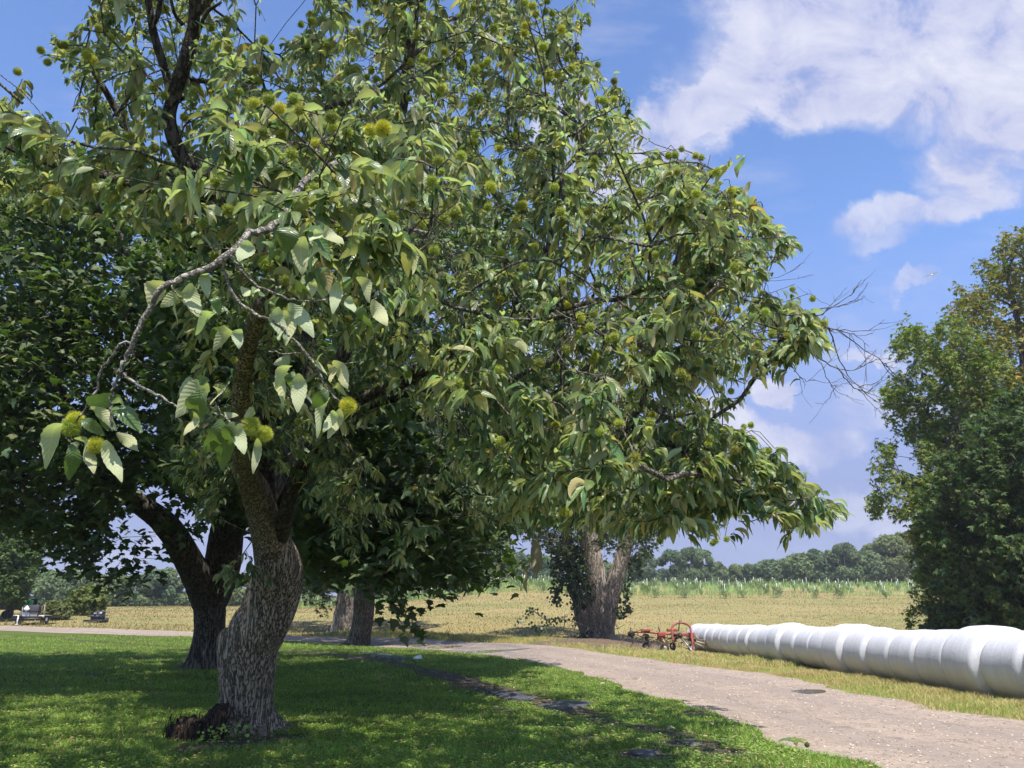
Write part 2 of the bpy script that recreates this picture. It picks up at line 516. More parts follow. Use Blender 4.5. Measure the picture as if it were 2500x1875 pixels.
# ------------------------------------------------------------------ leaves
def ribbon_leaves(mb, base, head, p0, p1, L, W, roll, K=5, fold=.25, serr=0., tint=None, prof=None, curl=0.):
    """curved, folded blades; head = heading in the ground plane, p0/p1 = pitch at the stalk and at the tip"""
    N = len(base)
    if N == 0: return
    s = np.linspace(0, 1, K + 1)
    th = p0[:, None] + (p1 - p0)[:, None] * s[None, :]
    h = np.stack([np.cos(head), np.sin(head), np.zeros(N)], -1)
    zv = np.array([0, 0, 1.])
    d = np.cos(th)[..., None] * h[:, None, :] + np.sin(th)[..., None] * zv
    mid = base[:, None, :] + np.concatenate([np.zeros((N, 1, 3)), np.cumsum(.5 * (d[:, 1:] + d[:, :-1]), 1)], 1) * (L / K)[:, None, None]
    side0 = np.cross(h, zv)[:, None, :]
    nrm0 = -np.sin(th)[..., None] * h[:, None, :] + np.cos(th)[..., None] * zv
    c, sn = np.cos(roll)[:, None, None], np.sin(roll)[:, None, None]
    side = c * side0 + sn * nrm0
    nrm = c * nrm0 - sn * side0
    if prof is None:
        w = np.sin(math.pi * np.clip(s, 0.015, .985) ** .82) ** .8
    else: w = prof(s)
    w = w[None, :] * W[:, None]
    if serr:
        w = w * (1 + serr * (np.arange(K + 1) % 2)[None, :])
    wav = 1 + curl * np.sin(s[None, :] * 9 + roll[:, None] * 9)
    up = nrm * (w * fold * wav)[..., None]
    Lf = mid + side * w[..., None] + up
    Rt = mid - side * w[..., None] + up
    V = np.stack([Lf, mid, Rt], 2)                       # N,K+1,3,3
    idx = np.arange(N)[:, None] * (3 * (K + 1)) + np.arange(K)[None, :] * 3
    a = np.stack([idx, idx + 3, idx + 4, idx + 1], -1).reshape(-1, 4)
    b = np.stack([idx + 1, idx + 4, idx + 5, idx + 2], -1).reshape(-1, 4)
    luv = np.zeros((N, K + 1, 3, 3))
    luv[..., 0, 0] = 1; luv[..., 2, 0] = -1; luv[..., 1] = s[None, :, None]
    tv = None
    if tint is not None: tv = np.repeat(tint, 3 * (K + 1), 0)
    mb.add(V.reshape(-1, 3), [a, b], tv, luv.reshape(-1, 3))
def template_leaves(mb, tv, tf, base, d, n, scale, tint):
    """copies of a small leaf template (x across, y along, z up) set along d with upper face n"""
    N = len(base)
    if N == 0: return
    d = d / np.linalg.norm(d, axis=1, keepdims=True)
    s = np.cross(d, n); s /= np.linalg.norm(s, axis=1, keepdims=True) + 1e-9
    n = np.cross(s, d)
    V = base[:, None, :] + scale[:, None, None] * (tv[None, :, 0:1] * s[:, None, :] + tv[None, :, 1:2] * d[:, None, :] + tv[None, :, 2:3] * n[:, None, :])
    k = len(tv)
    fs = [(f[None] + (np.arange(N) * k)[:, None, None]).reshape(-1, f.shape[1]) for f in tf]
    mb.add(V.reshape(-1, 3), fs, np.repeat(tint, k, 0))
# five-lobed maple leaf: fan round the centre, lobes drooping
_o = [(0, 0), (.16, .05), (.42, .02), (.36, .20), (.60, .42), (.36, .44), (.30, .56), (.17, .62), (.14, .86), (0, 1.05)]
_o = _o + [(-x, y) for x, y in _o[-2:0:-1]]
MAPLE_V = np.array([(0, .42, .05)] + [(x, y, -.16 * abs(x) - .14 * max(0, y - .5)) for x, y in _o])
_m = len(_o)
MAPLE_F = [np.array([(0, 1 + (i + 1) % _m, 1 + i) for i in range(_m)])]
# small spray of pointed leaflets for trees farther off
def spray_template(k, seed, wid=.16, spread=1.1):
    r = np.random.default_rng(seed); V, F = [], []
    for i in range(k):
        a = (i / max(1, k - 1) - .5) * 2 * spread + r.normal(0, .15)
        o = np.array([0, .12 * i / k, 0]); l = r.uniform(.65, 1.)
        dd = np.array([math.sin(a), math.cos(a), r.uniform(-.5, .15)]); dd /= np.linalg.norm(dd)
        ss = np.cross(dd, [0, 0, 1]); ss /= np.linalg.norm(ss)
        ss = ss + np.array([0, 0, r.uniform(-.5, .5)])
        b = len(V)
        V += [o, o + dd * l * .45 + ss * wid, o + dd * l + np.array([0, 0, -.12]), o + dd * l * .45 - ss * wid]
        F.append((b, b + 1, b + 2, b + 3))
    return np.array(V), [np.array(F)[:, ::-1]]

# ------------------------------------------------------------------ tree growth
class Skeleton:
    def __init__(s):
        s.P = []; s.par = []; s.R = []; s.hand = []; s.chains = []
    def limb(s, pts, rad, parent=-1, mesh=True):
        """hand-placed limb: rows of points with radii; returns the index of its last node"""
        ids = []
        for p, r in zip(pts, rad):
            s.P.append(np.asarray(p, float)); s.par.append(parent); s.R.append(float(r)); s.hand.append(True)
            parent = len(s.P) - 1; ids.append(parent)
        return ids
    def grow(s, tips, r, levels=(.05, .28, 1.), seg=.22, lift=.15, wander=.12, pen=.5, maxlen=None):
        tips = np.asarray(tips, float)
        order = r.permutation(len(tips))
        cuts = [0] + [max(1, int(len(tips) * l)) for l in levels]
        cuts[-1] = len(tips)
        s.tip_node = np.full(len(tips), -1)
        for a, b in zip(cuts[:-1], cuts[1:]):
            ids = order[a:b]
            if len(ids) == 0: continue
            NP = np.array(s.P); n0 = len(NP)
            # direction at each node
            par = np.array(s.par); D = NP - NP[np.maximum(par, 0)]
            D /= np.linalg.norm(D, axis=1, keepdims=True) + 1e-9
            for c0 in range(0, len(ids), 256):
                ch = ids[c0:c0 + 256]
                T = tips[ch]
                v = T[:, None, :] - NP[None]
                dist = np.linalg.norm(v, axis=2)
                cosb = (v * D[None]).sum(2) / (dist + 1e-6)
                cost = dist * (1 + pen * (1 - cosb)) + (v[:, :, 2] < -.2) * .1 * dist
                j = np.argmin(cost, 1)
                for k, ti in enumerate(ch):
                    p0 = NP[j[k]]; p1 = tips[ti]; L = dist[k, j[k]]
                    d0 = D[j[k]]
                    ctrl = p0 + .4 * L * (.36 * d0 + .64 * (p1 - p0) / (L + 1e-6)) + np.array([0, 0, lift * L])
                    m = max(2, int(L / seg))
                    u = np.linspace(0, 1, m + 1)[1:, None]
                    Q = (1 - u) ** 2 * p0 + 2 * u * (1 - u) * ctrl + u * u * p1
                    Q[:-1] += r.normal(0, wander * seg, Q[:-1].shape)
                    pr = int(j[k]); chain = [pr]
                    for q in Q:
                        s.P.append(q); s.par.append(pr); s.R.append(0.); s.hand.append(False)
                        pr = len(s.P) - 1; chain.append(pr)
                    s.tip_node[ti] = pr
                    s.chains.append(chain)
        s.P = [np.asarray(p) for p in s.P]
    def radii(s, r0=.0035, power=.46, rmax=.2):
        n = len(s.P); cnt = np.zeros(n)
        child = np.zeros(n, int)
        for i in range(n):
            if s.par[i] >= 0: child[s.par[i]] += 1
        cnt[child == 0] = 1
        for i in range(n - 1, -1, -1):
            if s.par[i] >= 0: cnt[s.par[i]] += cnt[i]
        s.rad = np.minimum(r0 * np.maximum(cnt, 1) ** power, rmax)
        for i in range(n):
            if s.hand[i]: s.rad[i] = max(s.R[i], 0)
    def mesh(s, mb, thin=3, keep=None):
        P = np.array(s.P)
        for ch in s.chains:
            if keep is not None and not keep(ch): continue
            pts = P[ch]; rad = s.rad[ch].copy()
            rad[0] = min(rad[0], rad[1] * 1.15)
            sides = thin if rad[0] < .012 else (5 if rad[0] < .04 else 8)
            V, F = tube_arrays(pts, rad, sides)
            mb.add(V, F)
def bark_tube(mb, rows, n=60, sides=40, ridge=.10, freq=9., vfreq=1.5, flare=0., lump=.05, seed=0):
    """rows of (x, y, z, r): a trunk or limb whose surface carries vertical ridges"""
    S = smooth_poly(np.asarray(rows, float), n)
    pts, rad = S[:, :3], S[:, 3]
    d, u, v = frames(pts)
    # keep the frame from twisting
    for i in range(1, n):
        uu = u[i - 1] - d[i] * (u[i - 1] @ d[i]); uu /= np.linalg.norm(uu)
        u[i] = uu; v[i] = np.cross(d[i], uu)
    a = np.linspace(0, 2 * math.pi, sides, endpoint=False)
    ca, sa = np.cos(a), np.sin(a)
    s = np.concatenate([[0], np.cumsum(np.linalg.norm(np.diff(pts, axis=0), axis=1))])
    q = np.zeros((n, sides, 3))
    q[..., 0] = ca[None] * freq / 3; q[..., 1] = sa[None] * freq / 3; q[..., 2] = s[:, None] * vfreq
    n1 = np.abs(vnoise(q * 1.0, seed) - .5) * 2
    n2 = np.abs(vnoise(q * 2.3 + 7, seed + 1) - .5) * 2
    big = vnoise(np.stack([ca[None] * 1.1 + 0 * s[:, None], sa[None] * 1.1 + 0 * s[:, None], s[:, None] * .9 + 0 * ca[None]], -1), seed + 2) - .5
    rr = rad[:, None] * (1 + ridge * ((1 - n1) * .65 + (1 - n2) * .45 - .6) + lump * 2 * big)
    V = pts[:, None] + rr[..., None] * (ca[None, :, None] * u[:, None] + sa[None, :, None] * v[:, None])
    k = n * sides
    V = np.vstack([V.reshape(-1, 3), pts[-1:] + d[-1] * rad[-1] * .6])
    F = quads_grid(n, sides)
    tip = np.array([[(n - 1) * sides + i, (n - 1) * sides + (i + 1) % sides, k] for i in range(sides)])
    mb.add(V, [F, tip])
def limb_rows(px, t):
    """rows (px, py, half width in px) at distance(s) t -> rows (x, y, z, r)"""
    px = np.asarray(px, float); t = np.broadcast_to(np.asarray(t, float), (len(px),))
    P = at(px[:, 0], px[:, 1], t)
    return np.column_stack([P, px[:, 2] / F_PX * t])
def sample_crown(n, ells, r, poly=None, rin=.55, zmin=2., gap=0., gscale=1.1, seed=3, backkeep=1., yback=0):
    out = []; total = 0
    vols = np.array([e[1][0] * e[1][1] * e[1][2] for e in ells]); vols = vols / vols.sum()
    tries = 0
    while total < n and tries < 400:
        tries += 1
        k = r.choice(len(ells), p=vols, size=4000)
        u = r.normal(size=(4000, 3)); u /= np.linalg.norm(u, axis=1, keepdims=True)
        rad = r.uniform(rin ** 3, 1, 4000) ** (1 / 3)
        c = np.array([ells[i][0] for i in range(len(ells))])[k]; ra = np.array([e[1] for e in ells])[k]
        p = c + u * ra * rad[:, None]
        ok = p[:, 2] > zmin
        ok &= ~((p[:, 1] > yback) & (r.random(4000) > backkeep))
        if gap: ok &= vnoise(p * gscale, seed) > gap
        if poly is not None:
            px, py, t = proj(p)
            ok &= in_poly(px, py, poly) & (t > 1.)
        p = p[ok]
        out.append(p); total += len(p)
    return np.concatenate(out)[:n]
def jit_tint(n, r, lo=.75, hi=1.25, yel=.12):
    b = r.uniform(lo, hi, n)
    y = r.normal(0, yel, n)
    return np.stack([b * (1 + y), b, b * (1 - .6 * y)], 1)
# ================================================================== SETTING: ground, lawn, road
def axis_grid(near, far, step, grow):
    v = [0.]
    while v[-1] < far:
        v.append(v[-1] + (step if v[-1] < near else step * (1 + (v[-1] - near) * grow)))
    return np.array(v)
gx = axis_grid(40, 1500, 1.0, .05)
gx = np.concatenate([-gx[:0:-1], gx])
gy = axis_grid(150, 2500, 1.0, .05) - 20
X, Y = np.meshgrid(gx, gy)
Z = H(X, Y)
b = MB(); nx = len(gx)
i = np.arange(len(gy) - 1)[:, None] * nx + np.arange(nx - 1)[None]
b.add(np.stack([X, Y, Z], -1).reshape(-1, 3), np.stack([i, i + 1, i + nx + 1, i + nx], -1).reshape(-1, 4))
tag(b.build('field', M['field']), 'mown hay field rising behind the farm road', None, None, 'structure')

NEAR = [(0, 1541.5), (208, 1549), (482, 1557), (683, 1566.5), (849, 1577), (939, 1583), (1071, 1591), (1188, 1603), (1268, 1614), (1363, 1634), (1430, 1651),
        (1540, 1690), (1639, 1718), (1729, 1746), (1835, 1783), (1952, 1836), (2090, 1873), (2330, 1990)]
FAR = [(0, 1528.7), (208, 1534), (482, 1545), (690, 1552.6), (920, 1557), (1052, 1561), (1200, 1571), (1322, 1575), (1417, 1586), (1525, 1602.6), (1661, 1621.6),
       (1800, 1638), (1903, 1652), (2025, 1680), (2270, 1733), (2500, 1761)]
E = np.array([ground(*p) for p in NEAR]); Fp = np.array([ground(*p) for p in FAR])
def ext(P, first, last):
    return np.vstack([P[:1] + np.array(first), P, np.array(last)])
E = ext(E, (-60, 6, 0), [(3.2, 3., 0), (3.0, -12, 0)])
Fp = ext(Fp, (-60, 6, 0), [(9.0, 8., 0), (9.2, -12, 0)])
E[:, 2] = H(E[:, 0], E[:, 1]); Fp[:, 2] = H(Fp[:, 0], Fp[:, 1])
E = resample(E, 420); Fr = resample(Fp, 420)
# matching the two edges point to point, by the nearest far-edge point that keeps order
wob = (vnoise(np.stack([np.arange(420) * .35, np.zeros(420), np.zeros(420)], 1), 5) - .5) * .35
E[:, 0] += wob
wob2 = (vnoise(np.stack([np.arange(420) * .4, np.zeros(420), np.ones(420) * 9], 1), 6) - .5) * .5
Fr[:, 0] += wob2
def sheet(A, B, n, dz, tint=None):
    w = np.linspace(0, 1, n)[None, :, None]
    P = A[:, None, :] * (1 - w) + B[:, None, :] * w
    P[..., 2] = H(P[..., 0], P[..., 1]) + dz
    k = len(A)
    i = np.arange(k - 1)[:, None] * n + np.arange(n - 1)[None]
    return P.reshape(-1, 3), np.stack([i, i + 1, i + n + 1, i + n], -1).reshape(-1, 4)
Ein = E.copy(); Ein[:, 0] -= .45
V, Fc = sheet(Ein, Fr, 26, .022)
px, py, t_ = proj(V)
# the wet part of the road lies beyond the tree, where the ground dips
wet = sst(700, 900, px) * sst(1420, 1180, px) * (t_ > 20)
b = MB(); b.add(V, Fc, luv=np.stack([wet, np.tile(np.linspace(0, 1, 26), len(Fr)), wet * 0], 1))
me_normal = b.build('road', M['road'], attrs=True)
tag(me_normal, 'pale gravel farm road curving past the lawn', None, None, 'structure')
q = np.linspace(0, 1, len(E))
Lq = np.stack([-75 + 76.5 * q, np.full(len(E), -10.), np.zeros(len(E))], 1)
V, Fc = sheet(E[:-20], Lq[:-20], 90, .045)
b = MB(); b.add(V, Fc[:, ::-1])
tag(b.build('lawn', M['lawn']), 'mown green lawn under the big tree', None, None, 'structure')
LAWN_POLY = np.vstack([E[:, :2], [[1.5, -10], [-75, -10]]])
ROAD_POLY = np.vstack([E[:, :2], Fr[::-1, :2]])

# --- worn path with flagstones
PATH = [(150, 1563), (300, 1574), (450, 1582), (560, 1588), (690, 1594), (850, 1605), (960, 1622), (1040, 1643), (1110, 1663), (1170, 1684), (1260, 1708), (1370, 1731), (1440, 1752)]
pg = smooth_poly(np.array([ground(*p) for p in PATH]), 160)
tg = np.gradient(pg[:, :2], axis=0); tg /= np.linalg.norm(tg, axis=1, keepdims=True)
nr = np.stack([-tg[:, 1], tg[:, 0]], 1)
s_ = np.arange(160)
wl = .22 + .42 * vnoise(np.stack([s_ * .16, s_ * 0, s_ * 0 + 1], 1), 1) * sst(150, 120, s_)
wr = .22 + .5 * vnoise(np.stack([s_ * .21, s_ * 0, s_ * 0 + 5], 1), 2)
wl *= .35 + .65 * sst(30, 80, s_); wr *= .35 + .65 * sst(30, 80, s_)
b = MB()
A = np.column_stack([pg[:, :2] + nr * wl[:, None], pg[:, 2]]); B = np.column_stack([pg[:, :2] - nr * wr[:, None], pg[:, 2]])
V, Fc = sheet(A, B, 6, .058); b.add(V, Fc[:, ::-1])
tag(b.build('path', M['soil']), 'worn dark soil path crossing the lawn', None, None, 'structure')
bare = [pg[::2, :2]]
bare_r = [np.maximum(wl, wr)[::2] * .8]
# bare patches where the path peters out
for k, (bx, by, ra, rb) in enumerate([(1455, 1765, .34, .18), (1500, 1778, .28, .15), (1385, 1785, .25, .13), (1580, 1790, .45, .16), (1640, 1803, .35, .16), (1700, 1830, .5, .2), (1760, 1850, .45, .2),
                                      (1425, 1812, .3, .14), (1545, 1745, .3, .12), (1690, 1750, .35, .13), (1575, 1858, .35, .16), (640, 1814, .5, .2), (720, 1812, .3, .14), (560, 1826, .55, .16), (470, 1838, .3, .12), (225, 1652, .25, .13), (95, 1740, .2, .1), (1230, 1745, .3, .13)]):
    g = ground(bx, by)
    a = np.linspace(0, 2 * math.pi, 28, endpoint=False)
    rr = 1 + .55 * (vnoise(np.stack([np.cos(a) * 1.6, np.sin(a) * 1.6, a * 0 + k], 1), 11) - .5) * 2
    P = np.stack([g[0] + np.cos(a) * rr * ra, g[1] + np.sin(a) * rr * rb * 2.6, a * 0], 1)
    P[:, 2] = H(P[:, 0], P[:, 1]) + .054
    b = MB(); cpt = np.array([[g[0], g[1], g[2] + .056]])
    b.add(np.vstack([P, cpt]), np.array([(i, (i + 1) % 28, 28) for i in range(28)]))
    tag(b.build('soil_patch', M['soil']), None, None, None, 'structure')
    bare.append(g[None, :2]); bare_r.append(np.array([max(ra, rb * 2) * .75]))
bare = np.vstack(bare); bare_r = np.concatenate(bare_r)
SLABS = [([(1180, 1690), (1235, 1716), (1290, 1721), (1312, 1708), (1250, 1696)], 'slab', 'blue grey flagstone sunk in the lawn path, the one ending the soil strip'),
         ([(1308, 1731), (1350, 1741), (1420, 1736), (1442, 1722), (1380, 1718)], 'slab', 'blue grey flagstone tapering to a point beside the lawn path end'),
         ([(1530, 1850), (1560, 1862), (1592, 1862), (1612, 1848), (1560, 1843)], 'slab', 'dark flagstone nearly overgrown by grass at the bottom of the lawn'),
         ([(1648, 1822), (1690, 1834), (1718, 1827), (1692, 1818)], 'slab_tan', 'tan flagstone showing through grass close to the road edge'),
         ([(872, 1598), (955, 1614), (1004, 1613), (932, 1597)], 'slab', 'dark flagstone in the shaded path right of the thick trunk')]
for poly, mt, lab in SLABS:
    P = np.array([ground(*p) for p in poly]); c = P.mean(0)
    P = smooth_poly(np.vstack([P, P[:1]]), 22)[:-1]
    P = c + (P - c) * .96
    top = P + [0, 0, .066]; bot = P + [0, 0, -.02]
    inner = c + (P - c) * .93 + [0, 0, .072]
    k = len(P); b = MB()
    idx = np.arange(k); j = (idx + 1) % k
    b.add(np.vstack([bot, top, inner, c + [0, 0, .073]]) - c,
          [np.stack([idx, j, j + k, idx + k], 1), np.stack([idx + k, j + k, j + 2 * k, idx + 2 * k], 1), np.stack([idx + 2 * k, j + 2 * k, np.full(k, 3 * k)], 1)])
    o = b.build('flagstone', M[mt]); o.location = c
    tag(o, lab, 'paving stone', 'flagstones in the lawn')
    bare = np.vstack([bare, P[:, :2], c[None, :2]]); bare_r = np.concatenate([bare_r, np.full(k + 1, .22)])
# --- puddles on the road
def puddle(poly):
    P = np.array([ground(*p) for p in poly]); P = smooth_poly(np.vstack([P, P[:1]]), 40)[:-1]
    c = P.mean(0)
    P[:, :2] += (vnoise(np.stack([P[:, 0] * 3, P[:, 1] * 1.5, P[:, 0] * 0], 1), 4)[:, None] - .5) * .15
    P[:, 2] = H(P[:, 0], P[:, 1]) + .030; c[2] = H(c[0], c[1]) + .030
    k = len(P); b = MB()
    b.add(np.vstack([P, c]), np.array([(i, (i + 1) % k, k) for i in range(k)]))
    tag(b.build('puddle', M['water']), None, None, None, 'structure')
for poly in [[(1110, 1594), (1180, 1590), (1262, 1586), (1295, 1585), (1240, 1591), (1170, 1597)],
             [(1196, 1605), (1215, 1603), (1236, 1603.5), (1215, 1606.5)], [(1262, 1609), (1275, 1607), (1287, 1609), (1275, 1611)],
             [(1934, 1690), (1960, 1687), (2008, 1687), (2016, 1693), (1970, 1697)],
             [(1660, 1732), (1685, 1727), (1716, 1728), (1718, 1733), (1690, 1736)], [(1634, 1731), (1650, 1729), (1655, 1732), (1642, 1734)],
             [(990, 1577), (1030, 1573), (1080, 1571), (1060, 1575), (1020, 1580)], [(1040, 1583), (1080, 1578), (1125, 1578), (1110, 1582), (1075, 1585)], [(985, 1570), (1010, 1569), (1045, 1568), (1015, 1571)]]:
    puddle(poly)
# --- brown mulch round the foot of the ivy clad tree
P = np.array([ground(*p) for p in [(1285, 1574), (1330, 1564), (1380, 1557), (1440, 1553), (1510, 1556), (1570, 1566), (1625, 1580), (1570, 1592), (1490, 1590), (1420, 1583), (1350, 1578)]])
P = smooth_poly(np.vstack([P, P[:1]]), 60)[:-1]; c = P.mean(0)
rings = [P + [0, 0, .03]]
for f in (.85, .65, .4, .15):
    Q = c + (P - c) * f; Q[:, 2] = H(Q[:, 0], Q[:, 1]) + .06 + .22 * (1 - f) + .10 * (vnoise(Q * [1.5, 1.5, 0] + f * 9, 8) - .5)
    rings.append(Q)
V = np.vstack(rings); b = MB(); k = len(P)
b.add(V, [quads_grid(len(rings), k), ])
b.add(rings[-1], np.array([list(range(k))]))
tag(b.build('mulch_bed', M['mulch']), 'brown mulch heaped round the foot of the ivy clad tree', None, None, 'structure')

# ------------------------------------------------------------------ grass
def blades(mb, xy, z0, h, w, lean, tint, r, droop=False):
    N = len(xy)
    a = r.uniform(0, 2 * math.pi, N)
    base = np.column_stack([xy, z0])
    sd = np.stack([np.cos(a), np.sin(a), a * 0], 1) * (w * .5)[:, None]
    la = r.uniform(0, 2 * math.pi, N)
    tip = base + np.stack([np.cos(la) * lean * h, np.sin(la) * lean * h, h], 1)
    if droop:
        mid = base + np.stack([np.cos(la) * lean * h * .3, np.sin(la) * lean * h * .3, h * .62], 1)
        V = np.stack([base - sd, base + sd, mid + sd * .7, mid - sd * .7, tip], 1)
        i = np.arange(N)[:, None] * 5
        mb.add(V.reshape(-1, 3), [i + np.array([[0, 1, 2, 3]]), i + np.array([[3, 2, 4]])], np.repeat(tint, 5, 0))
    else:
        V = np.stack([base - sd, base + sd, tip], 1)
        mb.add(V.reshape(-1, 3), np.arange(N)[:, None] * 3 + np.array([[0, 1, 2]]), np.repeat(tint, 3, 0))
def near_bare(xy):
    out = np.zeros(len(xy), bool)
    for c0 in range(0, len(xy), 20000):
        p = xy[c0:c0 + 20000]
        d = np.linalg.norm(p[:, None] - bare[None], axis=2)
        out[c0:c0 + 20000] = (d < bare_r[None] * .9).any(1)
    return out
gr = np.random.default_rng(21)
def polar(n, a0, a1, r0, r1):
    a = gr.uniform(R_(a0), R_(a1), n); r = np.exp(gr.uniform(math.log(r0), math.log(r1), n))
    return np.stack([np.sin(a) * r, np.cos(a) * r], 1)
xy = polar(int(760000), -46, 36, 6.2, 48)
xy = xy[in_poly(xy[:, 0], xy[:, 1], LAWN_POLY)]
nb = near_bare(xy)
xy = xy[~nb | (gr.random(len(xy)) < .10)]
base_c = np.linalg.norm(xy - np.array([-3.66, 11.4]), axis=1) < .45
xy = xy[~base_c]
n = len(xy)
dist = np.linalg.norm(xy, axis=1)
pat = vnoise(np.column_stack([xy * .9, np.zeros(n)]), 31); pat2 = vnoise(np.column_stack([xy * 4., np.zeros(n)]), 32)
keep = gr.random(n) < .45 + .75 * pat2
xy, dist, pat, pat2 = xy[keep], dist[keep], pat[keep], pat2[keep]; n = len(xy)
h = gr.uniform(.022, .058, n) * (.75 + .5 * pat2) * (1 + .012 * dist)
w = gr.uniform(.005, .010, n) * (1 + .06 * dist)
tint = jit_tint(n, gr, .65, 1.25, .10) * (0.78 + .5 * pat[:, None])
dry = gr.random(n) < .06
tint[dry] = tint[dry] * np.array([2.2, 1.5, 1.6])
b = MB(); blades(b, xy, H(xy[:, 0], xy[:, 1]) + .04, h, w, gr.uniform(.2, 1.1, n), tint, gr)
# clover among the blades near the camera: small round leaflets lying flat
cx = polar(170000, -44, 34, 6.2, 20); cx = cx[in_poly(cx[:, 0], cx[:, 1], LAWN_POLY)]
cx = cx[~near_bare(cx)]
cx = cx[np.linalg.norm(cx - np.array([-3.66, 11.4]), axis=1) > .5]
cl = vnoise(np.column_stack([cx * .7, np.ones(len(cx)) * 4]), 33)
cx = cx[(gr.random(len(cx)) < sst(.35, .7, cl) * .9 + .08)]
n = len(cx)
a = np.linspace(0, 2 * math.pi, 5, endpoint=False)
CLV = np.stack([np.cos(a), np.sin(a), a * 0], 1)
nn = np.stack([gr.normal(0, .35, n), gr.normal(0, .35, n), np.ones(n)], 1)
dd = np.stack([gr.normal(size=n), gr.normal(size=n), np.zeros(n)], 1)
zz = H(cx[:, 0], cx[:, 1]) + .045 + gr.uniform(.015, .06, n)
template_leaves(b, CLV, [np.array([[0, 1, 2, 3, 4]])], np.column_stack([cx, zz]), dd, nn, gr.uniform(.009, .017, n), jit_tint(n, gr, .9, 1.5, .08))
tag(b.build('lawn_grass', M['grass'], attrs=True, smooth=False), 'short green grass and clover of the lawn', 'grass', None, 'stuff')
# verge: longer, half dry grass between the road and the bales, and along the field side
def verge(n, y0, y1, off0, off1, hmin, hmax, wmin, name, lab, dryp):
    seg = Fr[(Fr[:, 1] > y0) & (Fr[:, 1] < y1)]
    k = gr.integers(0, len(seg) - 1, n); f = gr.random(n)[:, None]
    p = seg[k, :2] * (1 - f) + seg[k + 1, :2] * f
    d = seg[k + 1, :2] - seg[k, :2]; d /= np.linalg.norm(d, axis=1, keepdims=True) + 1e-9
    nrm = np.stack([-d[:, 1], d[:, 0]], 1)
    nrm *= np.where(nrm[:, :1] + nrm[:, 1:] > 0, 1, -1)
    off = off0 + (off1 - off0) * gr.random(n)
    p = p + nrm * off[:, None] + gr.normal(0, .12, (n, 2))
    nz = vnoise(np.column_stack([p * 1.6, np.zeros(n)]), 41)
    kp = gr.random(n) < .25 + 1.1 * nz
    p, off, nz = p[kp], off[kp], nz[kp]; n = len(p)
    edge = sst(-.1, .5, off)
    dryv = gr.random(n) < dryp * (.4 + 1.2 * nz)
    hh = gr.uniform(hmin, hmax, n) * (.45 + .55 * edge) * (.6 + .7 * nz)
    ww = gr.uniform(wmin, wmin * 1.8, n)
    tt = jit_tint(n, gr, .8, 1.25, .1) * 1.25
    bb = MB()
    g = ~dryv
    blades(bb, p[g], H(p[g, 0], p[g, 1]) - .005, hh[g], ww[g], gr.uniform(.15, .9, g.sum()), tt[g], gr, True)
    tag(bb.build('verge_grass', M['grass'], attrs=True, smooth=False), lab + ', the green blades', 'grass', None, 'stuff')
    bb = MB()
    g = dryv
    blades(bb, p[g], H(p[g, 0], p[g, 1]) - .005, hh[g], ww[g], gr.uniform(.15, 1., g.sum()), tt[g], gr, True)
    tag(bb.build('verge_straw', M['dry_grass'], attrs=True, smooth=False), lab + ', the dry straw coloured blades', 'grass', None, 'stuff')
verge(90000, 7, 30, -.05, 2.1, .06, .16, .006, 'v', 'long grass on the verge between road and white bales', .76)
verge(60000, 26, 47, -.05, 4.6, .08, .24, .012, 'v', 'long grass on the verge in front of the red hay machine', .68)
# stubble tufts over the near field, short and dry
n = 140000
fx = np.stack([gr.uniform(-42, 45, n), 44 + 62 * gr.random(n) ** 1.3], 1)
fx = fx[~in_poly(fx[:, 0], fx[:, 1], ROAD_POLY) & ~in_poly(fx[:, 0], fx[:, 1], LAWN_POLY)]
pz = vnoise(np.column_stack([fx * [.12, .5], np.zeros(len(fx))]), 44)
fx = fx[gr.random(len(fx)) < .2 + .9 * pz]; n = len(fx)
tt = jit_tint(n, gr, .55, 1.0, .12); gcol = gr.random(n) < .45
tt[gcol] *= np.array([.68, .82, .66])
b = MB(); blades(b, fx, H(fx[:, 0], fx[:, 1]) - .005, gr.uniform(.05, .14, n), gr.uniform(.03, .07, n), gr.uniform(.3, 1.3, n), tt, gr)
tag(b.build('field_stubble', M['stubble'], attrs=True, smooth=False), 'short cut hay stubble covering the field', 'grass', None, 'stuff')

# loose stones on the road and crumbs of dead leaf on the lawn
def scatter_bits(n, poly, r0, r1, a0, a1, s0, s1, mats, name, lab, cat, flat, dz):
    p = polar(n, a0, a1, r0, r1); p = p[in_poly(p[:, 0], p[:, 1], poly)]
    n = len(p); s = np.exp(gr.uniform(math.log(s0), math.log(s1), n)) * (1 + .03 * np.linalg.norm(p, axis=1))
    ov = np.array([(1, 0, 0), (0, 1, 0), (-1, 0, 0), (0, -1, 0), (0, 0, 1), (0, 0, -1)], float)
    of = np.array([(0, 1, 4), (1, 2, 4), (2, 3, 4), (3, 0, 4), (1, 0, 5), (2, 1, 5), (3, 2, 5), (0, 3, 5)])
    a = gr.uniform(0, 6.3, n); k = gr.uniform(.6, 1.4, (n, 6, 1))
    V = ov[None] * k * s[:, None, None] * np.array([1, .75, flat])
    c_, s_n = np.cos(a)[:, None], np.sin(a)[:, None]
    V = np.stack([V[..., 0] * c_ - V[..., 1] * s_n, V[..., 0] * s_n + V[..., 1] * c_, V[..., 2]], -1)
    V += np.column_stack([p, H(p[:, 0], p[:, 1]) + dz])[:, None]
    b = MB(); b.add(V.reshape(-1, 3), (np.arange(n)[:, None, None] * 6 + of[None]).reshape(-1, 3), np.repeat(np.ones((n, 3)) * gr.uniform(.5, 1.5, (n, 1)), 6, 0))
    tag(b.build(name, mats, attrs=True, smooth=False), lab, cat, None, 'stuff')
